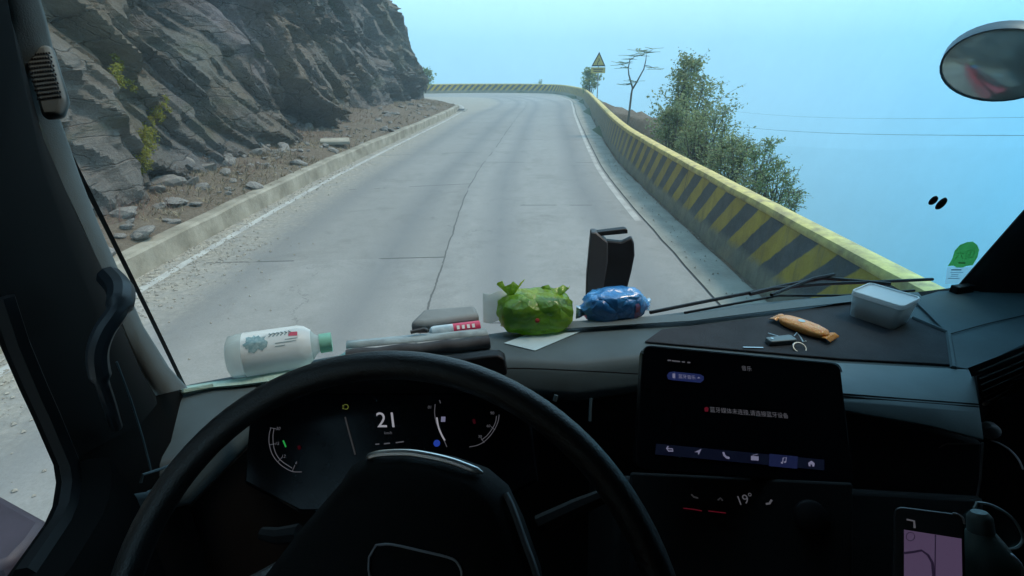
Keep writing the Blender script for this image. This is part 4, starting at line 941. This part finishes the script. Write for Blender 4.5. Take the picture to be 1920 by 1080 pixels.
# ================================================================== loose things in the cab
def lying(px0,py0,px1,py1): return D(px0,py0),D(px1,py1)
# bottle lying on its side
a=D(430,722); b_=D(600,694); ax=(b_-a); L=ax.length; ax.normalize(); rb=.040; a0=a+UZ*rb+FW*.03
bt_=thing('drink_bottle','white drink bottle with a teal drawing and red tag lying by the windscreen','bottle',a+FW*.03)
mlab=film(mat('bottle_label',(.80,.86,.86),.45,var=.06),.35,.0,(.8,.8,.8)); mclr=film(mat('bottle_plastic',(.6,.72,.70),.15,var=.05),.4,.5,(.8,.8,.8))
m=MB(); m.lathe(a0,ax,[(0,rb*.75),(.004,rb*.95),(.018,rb),(.03,rb)],28,cap1=False); m.build('bottle_base',mclr,bt_,angle=60)
m=MB(); m.lathe(a0,ax,[(.028,rb*1.01),(L*.78,rb*1.01),(L*.86,rb*.93),(L*.93,rb*.72)],32,False,False); lab=m.build('label_sleeve',mlab,bt_,angle=60)
m=MB(); m.lathe(a0,ax,[(L*.92,rb*.74),(L*.97,rb*.5),(L*1.02,rb*.38)],24); m.build('bottle_neck',mclr,bt_)
m=MB(); m.lathe(a0,ax,[(L*1.02,rb*.46),(L*1.16,rb*.46)],20); m.build('bottle_cap',mat('cap_green',(.2,.5,.38),.5),bt_)
side=ax.cross(UZ).normalized(); side= side if side.y<0 else -side
def cyl(u_,th): return a0+ax*u_+(UZ*math.cos(th)+side*math.sin(th))*rb*1.03
def label_patch(name,pts,mt):                        # pts (u, theta) outlines wrapped on the sleeve
    m=MB(); m.poly([cyl(*p) for p in pts]); return m.build(name,mt,lab,smooth=False)
mteal=mat('label_teal',(.10,.24,.28),.5,col2=(.35,.5,.52),scale=160,detail=8); mpink=mat('label_red',(.55,.05,.10),.5); mgrey=mat('label_ink',(.25,.36,.38),.5)
random.seed(5); pl=[]
for k in range(30):
    an=2*PI*k/30; r_=1+random.uniform(-.22,.25); pl.append((.052+.019*math.cos(an)*r_,.62+.38*math.sin(an)*r_))
m=MB()
cc_=cyl(.052,.62); m.add([cyl(.052,.62)+side*.001+UZ*.001]+[cyl(*p) for p in pl],[(0,1+i,1+(i+1)%30) for i in range(30)]); m.build('label_drawing',mteal,lab,smooth=False)
m=MB()
for k in range(6): m.tube([cyl(.075+.0065*k,.22),cyl(.079+.0065*k,.30),cyl(.075+.0065*k,.42)],.0010,4)
m.build('label_writing',mgrey,lab,smooth=False)
label_patch('label_tag',[(L*.70,.30),(L*.80,.34),(L*.80,.56),(L*.70,.52)],mpink)
m=MB()
for u0,u1,th in ((L*.55,L*.78,.78),(L*.55,L*.66,.92),(L*.66,L*.8,.66),(L*.5,L*.60,.26)): m.tube([cyl(u0,th),cyl((u0+u1)/2,th),cyl(u1,th)],.0005,4)
m.build('label_writing',mgrey,lab,smooth=False)
# cloth strip along the foot of the glass
mcl=mat('cloth_pale',(.42,.60,.54),.85,col2=(.30,.50,.45),scale=60,bump=.3,bscale=200)
m=MB(); rows_=[]
for i,(x,y,wd) in enumerate(((310,736,7),(345,736,10),(400,726,9),(450,722,11),(520,713,14),(600,700,16),(640,684,18),(660,668,16))):
    rows_.append([D(x,y-wd,.004),D(x,y-wd*.6,.010+.004*math.sin(i*1.7)),D(x,y-1,.008),D(x,y+2,.002)])
m.grid(rows_); tag(m.build('cleaning_cloth',mcl,solid=.003),'pale green cloth strip tucked along the foot of the windscreen','cloth')
# rolled dark mat with pale edge
ra,rb_=D(650,668,.012),D(918,642,.012)
rm=thing('rolled_mat','dark rolled mat lying behind the steering wheel against the glass','mat',ra)
m=MB(); m.tube([ra.lerp(rb_,i/10)+UZ*.002*math.sin(i*2.1) for i in range(11)],.013,12); m.build('roll',mat('roll_dark',(.05,.055,.06),.8,col2=(.022,.024,.028),scale=30),rm)
m=MB(); m.grid([[ra.lerp(rb_,i/10)+FW*.010+UZ*.011,ra.lerp(rb_,i/10)+FW*.022+UZ*(.016+.002*math.sin(i)),ra.lerp(rb_,i/10)+FW*.04+UZ*.012] for i in range(11)]); m.build('pale_edge',mat('paper_pale',(.36,.44,.45),.8,col2=(.22,.28,.30),scale=40),rm,solid=.001)
# red and white tube, grey pouch
ta,tb=D(806,634,.020)+FW*.02,D(903,622,.020)+FW*.02; tax=(tb-ta).normalized()
pch=thing('grey_pouch','grey zipped pouch lying flat behind the red and white tube','pouch',ta)
m=MB(); q=[D(772,640,.002)+FW*.03,D(800,640,.002)+FW*.03,D(905,625,.002)+FW*.03,D(900,612,.002)+FW*.05,D(800,620,.002)+FW*.05]; q=[p for p in q]; m.prism(q,UZ*.030); m.build('pouch_body',mat('pouch_grey',(.16,.18,.18),.8),pch,bevel=.010,seg=3)
m=MB(); m.tube([D(772,636,.034)+FW*.03,D(798,630,.036)+FW*.03,D(806,634,.034)+FW*.03],.004,8); m.build('pouch_toggle',mat('pouch_dark',(.05,.05,.05),.6),pch)
tu=thing('squeeze_tube','tube with a white cap end and a crimson printed end, left of the green bag','tube',ta)
m=MB(); m.lathe(ta,tax,[(0,.006),(.006,.013),(.012,.0145),((tb-ta).length*.47,.0145)],20); m.build('white_half',mat('tube_white',(.52,.62,.65),.4,col2=(.3,.42,.48),scale=70),tu)
m=MB(); m.lathe(ta,tax,[((tb-ta).length*.47,.0148),((tb-ta).length,.0148)],20); rh=m.build('red_half',mat('tube_red',(.50,.03,.09),.4),tu)
m=MB(); sd2=tax.cross(UZ).normalized(); sd2= sd2 if sd2.y<0 else -sd2
for k in range(4):
    c=ta+tax*((tb-ta).length*(.56+.10*k))+(UZ*.75+sd2*.66).normalized()*.0152; m.box(c,tax*.0028,(UZ*.66-sd2*.75)*.0042,(UZ*.75+sd2*.66)*.0003)
m.build('white_print',mat('print_white',(.7,.7,.7),.5),rh,smooth=False)
# bags
def crumple(t,b,ob,sc_,st,di):
    nz=N(t,'ShaderNodeTexNoise'); nz.inputs['Scale'].default_value=sc_*.4; nz.inputs['Detail'].default_value=3; t.links.new(ob,nz.inputs['Vector'])
    ad=N(t,'ShaderNodeVectorMath',operation='MULTIPLY_ADD'); t.links.new(nz.outputs['Color'],ad.inputs[0]); ad.inputs[1].default_value=(.03,.03,.03); t.links.new(ob,ad.inputs[2])
    h_=None
    for k_,f_ in ((1,1.0),(2.6,.45)):
        v_=N(t,'ShaderNodeTexVoronoi',feature='DISTANCE_TO_EDGE'); v_.inputs['Scale'].default_value=sc_*k_; t.links.new(ad.outputs[0],v_.inputs['Vector'])
        h_=M_(t,'MULTIPLY',v_.outputs['Distance'],f_) if h_ is None else M_(t,'ADD',h_,M_(t,'MULTIPLY',v_.outputs['Distance'],f_/k_))
    bump_to(t,b,h_,st,di)
def blob(name,c,ax_,sx_,sy_,sz_,mt,parent,seed,fold=.12,n=40,sub=1,flat=True,pinch=None):
    ax_=V(ax_).normalized(); ay=UZ.cross(ax_).normalized(); vs=[];k=n;h_=n//2
    for i in range(h_+1):
        ph=-PI/2+PI*i/h_
        for j in range(k):
            th=2*PI*j/k; d=V((math.cos(ph)*math.cos(th),math.cos(ph)*math.sin(th),math.sin(ph)))
            d=V([math.copysign(abs(x)**.75,x) for x in d])
            p=d*2.0+V((seed*5.1,seed*2.3,0)); r_=1+fold*(1-abs(mn.noise(p*1.3))*2.2)+fold*.5*(.5-abs(mn.noise(p*3.1)))
            x,y,z=d.x*sx_*r_,d.y*sy_*r_,d.z*sz_*r_
            if pinch: 
                f=max(0,abs(d.x)-pinch)/(1-pinch+.001); y*=1-.2*f; z*=1-.75*f*f
            if flat: z=max(z,-sz_*.82)
            vs.append(V(c)+ax_*x+ay*y+UZ*(z+sz_*.82))
    m=MB(); m.add(vs,[(i*k+j,i*k+(j+1)%k,(i+1)*k+(j+1)%k,(i+1)*k+j) for i in range(h_) for j in range(k)]); return m.build(name,mt,parent,angle=180)
mgb,t,b=new_mat('green_film'); ob=N(t,'ShaderNodeTexCoord').outputs['Object']
c_=ramp(t,noise_n(t,ob,13,4,.55,.6),(.3,(.06,.20,.015)),(.5,(.22,.42,.02)),(.68,(.42,.55,.04)))
t.links.new(c_,b.inputs['Base Color']); b.inputs['Roughness'].default_value=.25; crumple(t,b,ob,26,.65,.03); b.inputs['Coat Weight'].default_value=.6; b.inputs['Coat Roughness'].default_value=.12; film(mgb,.45,.08,(.3,.5,.05))
gc=D(1005,618)
gb=thing('green_bag','knotted green plastic bag holding food on the dashboard','plastic bag',gc)
blob('bag_body',gc+V((-.002,.02,.0)),(1,.1,0),.078,.055,.043,mgb,gb,1,.085)
m=MB(); k0=gc+V((-.055,.03,.075))
rows_=[]
for i in range(9):
    a_=i/8*2.2-1.1; rows_.append([k0+V((0,0,-.02)),k0+V((.010*math.sin(a_),-.01*math.cos(a_),0)),k0+V((.034*math.sin(a_)-.004*(i%2),-.022*math.cos(a_)+.012,.018+.006*(i%3)))])
m.grid(rows_); m.build('bag_ears',mgb,gb,solid=.0012)
m=MB(); rows_=[]
k1=gc+V((.045,.035,.07))
for i in range(8):
    a_=i/7*2.4-1.2; rows_.append([k1+V((-.01,0,-.02)),k1+V((.014*math.sin(a_),-.008*math.cos(a_),0)),k1+V((.036*math.sin(a_)-.004*(i%2),-.012*math.cos(a_)+.014,.010+.005*(i%3)))])
m.grid(rows_); m.build('bag_ears',mgb,gb,solid=.0012)
m=MB(); cbp=gc+V((-.088,.03,.0)); m.grid([[cbp+V((x,.015*abs(x)*10,z+.006*math.sin(x*90))) for x in (-.028,-.012,.006,.03)] for z in (.004,.03,.055,.075)]); m.build('clear_flap',mat('clear_film',(.6,.72,.66),.2,alpha=.45,var=.1),gb,solid=.001)
m=MB(); rp_=gc+V((.0,-.044,.044)); m.lathe(rp_,(.1,-.9,.35),[(0,.005),(.003,.0045),(.004,.002)],10); m.build('red_mark',mat('mark_red',(.30,.03,.02),.6),gb)
# paper under it
tag(MB().prism([D(945,644,.001),D(1003,658,.001),D(1088,622,.001),D(1030,612,.001)],UZ*.0012).build('paper_sheet',mat('paper',(.40,.55,.60),.8,var=.08)),'folded pale paper sheet under the green bag','paper')
# blue snack bag
mbb,t,b=new_mat('blue_film'); ob=N(t,'ShaderNodeTexCoord').outputs['Object']
c_=ramp(t,noise_n(t,ob,14,5,.6),(.3,(.015,.13,.40)),(.7,(.05,.28,.62)))
t.links.new(c_,b.inputs['Base Color']); b.inputs['Roughness'].default_value=.28; b.inputs['Coat Weight'].default_value=.7; b.inputs['Coat Roughness'].default_value=.1; crumple(t,b,ob,24,.6,.03)
bc=D(1160,606); bx=(D(1230,596)-D(1092,612)).normalized()
bb=thing('snack_bag','shiny blue snack bag with an orange printed corner, right of the green bag','snack bag',bc)
blob('bag_body',bc+FW*.03,bx,.076,.038,.037,mbb,bb,3,.10,pinch=.55)
mcr=mat('crimp_silver',(.35,.52,.66),.3,metal=.3)
for sgn in (-1,1):
    m=MB(); c=bc+FW*.03+bx*.075*sgn+UZ*.022; rows_=[]
    for i in range(11):
        z=-.014+.028*i/10; rows_.append([c+UZ*z*.5-bx*.006*sgn,c+UZ*z+bx*.006*sgn+FW*.003*(-1)**i,c+UZ*z*1.15+bx*(.014+.002*(i%2))*sgn+FW*.004*(-1)**i])
    m.grid(rows_); m.build('crimped_end',mcr,bb,solid=.0008,angle=20)
sb_=bx.cross(UZ).normalized(); sb_= sb_ if sb_.y<0 else -sb_
# printed patch: sits on the film, follows it by ray-free estimate
m=MB(); vs=[]
body=[o for o in bb.children if o.name.startswith('bag_body')][0]
sel=[v.co.copy() for v in body.data.vertices]
pts=[p for p in sel if .022<(p-(bc+FW*.03)).dot(bx)<.054 and (p-(bc+FW*.03)).dot(sb_)>0 and .006<p.z-ZD<.052]
ids={i for i,p in enumerate(sel) if p in pts}
fs2=[tuple(pl_.vertices) for pl_ in body.data.polygons if all(i in ids for i in pl_.vertices)]
m.add([p+sb_*.0012+UZ*.0006 for p in sel],fs2)
mpr=mat('orange_print',(.52,.10,.03),.35,col2=(.03,.18,.5),scale=38,detail=3); m.build('printed_picture',mpr,bb,angle=180)
# black cradle standing behind the bags
cr0=D(1140,600); tt=(cr0-EYE).length/ray(1140,600).length
hld=thing('phone_cradle','tall black curved cradle standing between the green and blue bags','holder',cr0)
m=MB(); t1=tt+.03
main=[(1136,452),(1165,455),(1184,446),(1189,458),(1190,480),(1184,510),(1175,545),(1168,575),(1118,575),(1128,520)]
q=[P(x,y,t=t1) for x,y in main]; m.prism(q,V((.004,.022,0))); m.build('cradle_body',mblk,hld,bevel=.003)
m=MB(); q=[P(x,y,t=t1-.004) for x,y in ((1108,436),(1118,436),(1140,455),(1140,490),(1132,540),(1126,580),(1098,590),(1100,520))]; m.prism(q,V((.003,.035,0))); m.build('side_wing',mat('cradle_side',(.02,.019,.02),.5),hld,bevel=.003)
m=MB(); q=[P(x,y,t=t1+.005) for x,y in ((1108,437),(1172,429),(1177,431),(1177,438),(1112,444))]; m.prism(q,V((.0,.02,0))); m.build('top_bar',mblk,hld,bevel=.0015)
m=MB(); m.lathe(cr0+FW*.02,UZ,[(0,.032),(.006,.032),(.012,.018),(.03,.012)],20); m.build('base',mblk,hld)
# food container
fl_,fr,br_=D(1588,590,.006),D(1675,620,.006),D(1707,603,.006); bl=fl_+(br_-fr); cc0=(fl_+br_)/2; hgt=.058
fc=thing('food_container','translucent white food box with a lid on the passenger dash tray','container',cc0)
mfc=film(mat('container_plastic',(.72,.78,.80),.32,var=.03,bump=.05,bscale=30),.5,.38,(.8,.8,.8)); mfl=film(mat('container_lid',(.86,.90,.92),.35,var=.03),.3,.1,(.8,.8,.8))
def sc4(k,z): return [cc0+(p-cc0)*k+UZ*z for p in (fl_,fr,br_,bl)]
m=MB(); r0=[rounded(sc4(.93,0),.010,4),rounded(sc4(.96,.008),.012,4),rounded(sc4(1.06,hgt-.008),.012,4)]
n_=len(r0[0]); m.add([p for r in r0 for p in r],[(k*n_+i,k*n_+(i+1)%n_,(k+1)*n_+(i+1)%n_,(k+1)*n_+i) for k in range(2) for i in range(n_)]+[tuple(range(n_))[::-1]]); m.build('box',mfc,fc,solid=.0016,angle=40)
m=MB(); ro=rounded(sc4(1.10,hgt-.010),.013,4); m.prism(ro,UZ*.009); lid=m.build('lid',mfl,fc,bevel=.0025,seg=3)
m=MB(); m.tube([p+UZ*.0005 for p in rounded(sc4(1.06,hgt),.012,4)],.0022,6,closed=True); m.build('lid_rim',mfl,lid)
m=MB(); fz=rounded(sc4(.85,.004),.01,3); m.prism(fz,UZ*.026); m.build('food',mat('food_brown',(.16,.13,.09),.8,col2=(.07,.055,.04),scale=60),fc,bevel=.006)
# snack packet
mor,t,b=new_mat('orange_foil')  # noqa; ob=N(t,'ShaderNodeTexCoord').outputs['Object']
c_=ramp(t,noise_n(t,ob,20,4,.6),(.42,(.92,.26,.02)),(.60,(.95,.44,.07)),(.78,(.95,.72,.34)))
t.links.new(c_,b.inputs['Base Color']); b.inputs['Roughness'].default_value=.3; b.inputs['Coat Weight'].default_value=.4; crumple(t,b,ob,50,.5,.012)
pa,pb=D(1460,602,.006),D(1551,636,.006); pax=(pb-pa).normalized(); pc_=(pa+pb)/2
pk=thing('snack_packet','crumpled orange foil snack packet on the dark tray mat','packet',pc_)
blob('packet_body',pc_,pax,(pb-pa).length/2*.98,.022,.0105,mor,pk,6,.05,pinch=.86)
for sgn in (-1,1):
    c=pc_+pax*(pb-pa).length/2*.92*sgn+UZ*.008; ay=UZ.cross(pax); m=MB()
    m.grid([[c+ay*y*.95,c+pax*.008*sgn+ay*y+UZ*(.0015*(-1)**i+.001),c+pax*.017*sgn+ay*y*1.05+UZ*(.0015*(-1)**i-.003)] for i,y in enumerate(np.linspace(-.02,.02,9))]); m.build('crimped_end',mor,pk,solid=.0007,angle=20)
tp_=[o for o in pk.children][0]
m=MB(); m.lathe(pc_-pax*.005+UZ*.0195,UZ,[(0,.007),(.0006,.007)],14); m.build('pale_seal',mat('seal_pale',(.45,.55,.58),.5),pk)
# key
ka_,kb_=D(1434,641,.010),D(1492,636,.010); kx=(kb_-ka_).normalized(); ky=UZ.cross(kx); kc=(ka_+kb_)/2
key=thing('car_key','grey remote key with a steel blade and key ring in front of the orange packet','key',kc)
m=MB(); m.prism(rounded([kc-kx*.030-ky*.011-UZ*.005,kc+kx*.030-ky*.012-UZ*.005,kc+kx*.030+ky*.012-UZ*.005,kc-kx*.030+ky*.009-UZ*.005],.006,4),UZ*.011); m.build('fob',mat('fob_grey',(.10,.125,.13),.35),key,bevel=.002)
m=MB(); m.box(D(1412,652,.006),kx*.020+V((0,-.004,0)),ky*.0016,UZ*.0012); m.tube([D(1440,625,.010),D(1452,629,.011),D(1465,632,.012)],.0014,6); m.build('blade',mchrome,key)
m=MB(); rc=D(1499,652,.008); m.tube([rc+kx*.013*math.cos(a_)+ky*.010*math.sin(a_)+UZ*(.006*math.sin(a_)) for a_ in np.linspace(0,2*PI,25)[:-1]],.0016,6,closed=True); m.tube([D(1489,630,.012),D(1494,624,.016),D(1501,632,.012),D(1506,641,.010),D(1512,640,.010)],.0013,6); m.build('key_ring',mchrome,key)
m=MB(); m.lathe(kc-kx*.02+UZ*.0062,UZ,[(0,.0035),(.0008,.003)],12); m.build('button',mchrome,key)
# stickers and suction cups on the glass
def glass_hit(px,py):
    d=ray(px,py); best=None
    for i in range(len(rowsW)-1):
        for j in range(len(rowsW[0])-1):
            a_=rowsW[i][j]; n=(rowsW[i][j+1]-a_).cross(rowsW[i+1][j]-a_)
            if abs(d.dot(n))<1e-9: continue
            p=EYE+d*((a_-EYE).dot(n)/d.dot(n))
            u_=(p-a_).dot((rowsW[i][j+1]-a_))/(rowsW[i][j+1]-a_).length_squared; v_=(p-a_).dot((rowsW[i+1][j]-a_))/(rowsW[i+1][j]-a_).length_squared
            if -.08<=u_<=1.08 and -.08<=v_<=1.08: return p,(n.normalized() if n.dot(EYE-a_)>0 else -n.normalized())
    return P(px,py,t=1.25),(EYE-P(px,py,t=1.25)).normalized()
rowsW=[[rake(p,h_) for p in bot] for h_ in np.linspace(-.06,.92,14)]
gp,gn=glass_hit(1808,480)
def GS(px,py,off=.003): return plane_hit(px,py,gp+gn*off,gn)
st_=thing('emission_sticker','green leaf-shaped emission sticker on the lower right of the windscreen','sticker',gp)
mgs=film(mat('sticker_green',(.10,.42,.10),.5,var=.2,scale=30),.75,.0,(.1,.4,.1))
m=MB(); m.poly([GS(*p) for p in cr([(1777,499),(1785,486),(1790,470),(1800,459),(1813,454),(1824,453),(1832,459),(1836,468),(1833,482),(1824,497),(1812,499),(1798,503),(1788,499),(1777,499)],1)] if False else [GS(*p) for p in ((1777,499),(1785,486),(1790,470),(1800,459),(1813,454),(1824,453),(1832,459),(1836,468),(1833,482),(1824,497),(1812,499),(1804,502),(1794,502),(1788,498))]); gl_=m.build('green_face',mgs,st_,smooth=False)
gx=(GS(1832,470)-GS(1790,474)).normalized(); gy=(GS(1815,458)-GS(1803,500)).normalized(); 
mw=film(mat('sticker_print',(.55,.72,.5),.5),.75,.0,(.5,.7,.5))
v,f=text_mesh('国六',.027)
m=MB(); o0=GS(1809,479,.0045); m.add([o0-gx*p.x+gy*p.y for p in v],f); m.build('printed_text',mw,gl_,smooth=False)
m=MB(); m.poly([GS(1797,492,.0045),GS(1810,492,.0045),GS(1810,494,.0045),GS(1797,494,.0045)]); m.build('yellow_bar',mat('sticker_yellow',(.5,.5,.1),.5),gl_,smooth=False)
m=MB(); m.poly([GS(*p) for p in ((1776,501),(1826,501),(1816,532),(1772,532))]); wl_=m.build('white_slip',film(mat('slip_film',(.7,.8,.85),.5,var=.05),.7,.45,(.7,.8,.85)),st_,smooth=False)
m=MB()
for y,x0,x1,r_ in ((506,1784,1802,.0014),(511,1782,1806,.0006),(515,1784,1797,.0006),(518,1783,1796,.0006),(522,1778,1799,.0007)): m.tube([GS(x0,y,.005),GS(x1,y,.005)],r_,4)
m.build('printed_lines',mat('slip_ink',(.04,.10,.16),.6),wl_,smooth=False)
for (px,py,rx_,ry_,an) in ((1748,375,.0095,.0115,.5),(1763,381,.0105,.0155,.45)):
    c,n=glass_hit(px,py); x_=n.cross(UZ).normalized(); x_= x_ if x_.x>0 else -x_; y_=n.cross(x_); y_= y_ if y_.z>0 else -y_
    e1=x_*math.cos(an)-y_*math.sin(an); e2=x_*math.sin(an)+y_*math.cos(an)
    m=MB(); k=20; vs=[c+n*(.002+h_)+(e1*math.cos(2*PI*j/k)*rx_+e2*math.sin(2*PI*j/k)*ry_)*r_ for h_,r_ in ((0,1),(.003,.9),(.006,.5)) for j in range(k)]
    m.add(vs,[(i*k+j,i*k+(j+1)%k,(i+1)*k+(j+1)%k,(i+1)*k+j) for i in range(2) for j in range(k)]+[tuple(2*k+j for j in range(k)),tuple(range(k))[::-1]])
    tag(m.build('suction_cup',mblk),('smaller left one of two black suction cups on the windscreen','larger right one of two black suction cups on the windscreen')[px>1755],'suction cup','suction cups on the windscreen')
# phone in the lower right
pa_=P(1690,985,t=.60); pn=(EYE-pa_).normalized(); pn=(pn+V((0,0,.15))).normalized()
def PH(px,py,off=0): return plane_hit(px,py,pa_+pn*off,pn)
ph=thing('phone','phone showing a lilac navigation map, held low on the console','phone',pa_)
m=MB(); q=rounded([PH(1676,948),PH(1808,965),PH(1812,1180),PH(1672,1180)],.010,5); m.prism([p-pn*.009 for p in q],pn*.009); pb_=m.build('phone_body',mat('phone_black',(.012,.011,.012),.35),ph,bevel=.0015)
m=MB(); m.poly([PH(*p,.0006) for p in ((1695,993),(1803,1010),(1806,1170),(1695,1170))]); mpp=m.build('map_screen',epurple,ph,smooth=False)
m=MB(); m.tube([PH(*p,.0012) for p in ((1695,1037),(1712,1035),(1728,1032),(1740,1041),(1748,1055),(1751,1085))],.0016,4); m.build('map_road',emapd,mpp,smooth=False)
m=MB(); m.tube([PH(1707+8*math.cos(a_),1006+8*math.sin(a_),.001) for a_ in np.linspace(0,2*PI,17)[:-1]],.0004,4,closed=True); m.tube([PH(1754,1003,.001),PH(1753,1080,.001)],.0006,4); m.build('map_symbol',emapd,mpp,smooth=False)
m=MB(); m.tube([PH(1700,974,.001),PH(1714,977,.001),PH(1715,990,.001)],.0012,4); m.build('turn_arrow',edim,ph,smooth=False)
m=MB(); m.tube(q[6:12],.0012,6); m.build('phone_edge',mat('phone_rim',(.16,.12,.11),.4),ph)
# clear cup with pale rim, dark flask, strap
cpn=V((-.45,-.55,.70)).normalized(); cc1=P(1882,988,t=.66)
cup=thing('clear_cup','clear plastic cup with a pale rim tilted in the console holder','cup',cc1)
e1=cpn.cross(UZ).normalized(); e2=cpn.cross(e1)
ring=[P(x,y,t=.66) for x,y in ((1832,942),(1855,946),(1880,958),(1902,976),(1916,1000),(1917,1015),(1906,1027),(1888,1030),(1868,1027),(1846,1018),(1830,1000),(1824,965))]
m=MB(); m.tube(cr(ring+[ring[0]],3)[:-1],.0018,6,closed=True); m.build('cup_rim',mat('rim_pale',(.30,.34,.34),.4),cup)
cr_=sum(ring,V())/len(ring); lowr=[cr_.lerp(p,.72)+V((.02,.05,-.09)) for p in ring]
m=MB(); m.grid([ring+[ring[0]],lowr+[lowr[0]]]); m.poly(lowr); m.build('cup_wall',mat('clear_cup_plastic',(.06,.08,.08),.15,alpha=.35,var=.05),cup)
fk_=P(1842,1000,t=.62); flk=thing('dark_flask','dark green flask with a rounded cap beside the clear cup','flask',fk_)
m=MB(); m.lathe(P(1850,1120,t=.62),P(1836,960,t=.62)-P(1850,1120,t=.62),[(0,.032),(.05,.032),(.068,.022),(.08,.014)],20); m.build('flask_body',mat('flask_green',(.03,.045,.04),.4),flk)
m=MB(); m.lathe(P(1850,1120,t=.62),P(1836,960,t=.62)-P(1850,1120,t=.62),[(.078,.0135),(.098,.0125),(.104,.008)],20); m.build('cap',mat('flask_cap',(.06,.075,.07),.45),flk)
m=MB(); m.tube(cr([P(1893,1039,t=.6),P(1906,1052,t=.6),P(1915,1066,t=.6),P(1918,1090,t=.6)],5),[.0015]+[.003]*13+[.002]*2,6); tag(m.build('white_strap',mat('strap_white',(.55,.58,.62),.5)),'white strap end curling beside the cup at the lower right','strap')
m=MB(); m.tube(cr([P(1858,826,t=.9),P(1875,832,t=.88),P(1895,845,t=.86),P(1910,862,t=.84),P(1918,880,t=.83)],5),.0016,6); cbo=m.build('charging_cable',mat('cable_grey',(.20,.17,.17),.5)); tag(cbo,'thin grey charging cable hanging off the passenger dash edge','cable')
m=MB(); m.lathe(P(1850,798,t=.9),(.5,.1,-.5),[(0,.006),(.008,.013),(.022,.015),(.03,.008)],14); tag(m.build('charger_plug',mat('plug_grey',(.16,.16,.17),.5)),'grey plug wedged at the corner of the dash by the cable','plug')
# ------------------------------------------------------------------ mist in the valley air
m=MB(); m.box((0,0,-60),(900,0,0),(0,900,0),(0,0,105))
hz=bpy.data.materials.new('haze'); hz.use_nodes=True; t=hz.node_tree; t.nodes.clear(); o_=N(t,'ShaderNodeOutputMaterial'); pv=N(t,'ShaderNodeVolumePrincipled'); pv.inputs['Color'].default_value=(.62,.88,1.0,1); pv.inputs['Density'].default_value=.0032; pv.inputs['Anisotropy'].default_value=0
t.links.new(pv.outputs[0],o_.inputs['Volume'])
hzo=m.build('haze',hz,smooth=False); tag(hzo,kind='stuff'); hzo.display_type='WIRE'
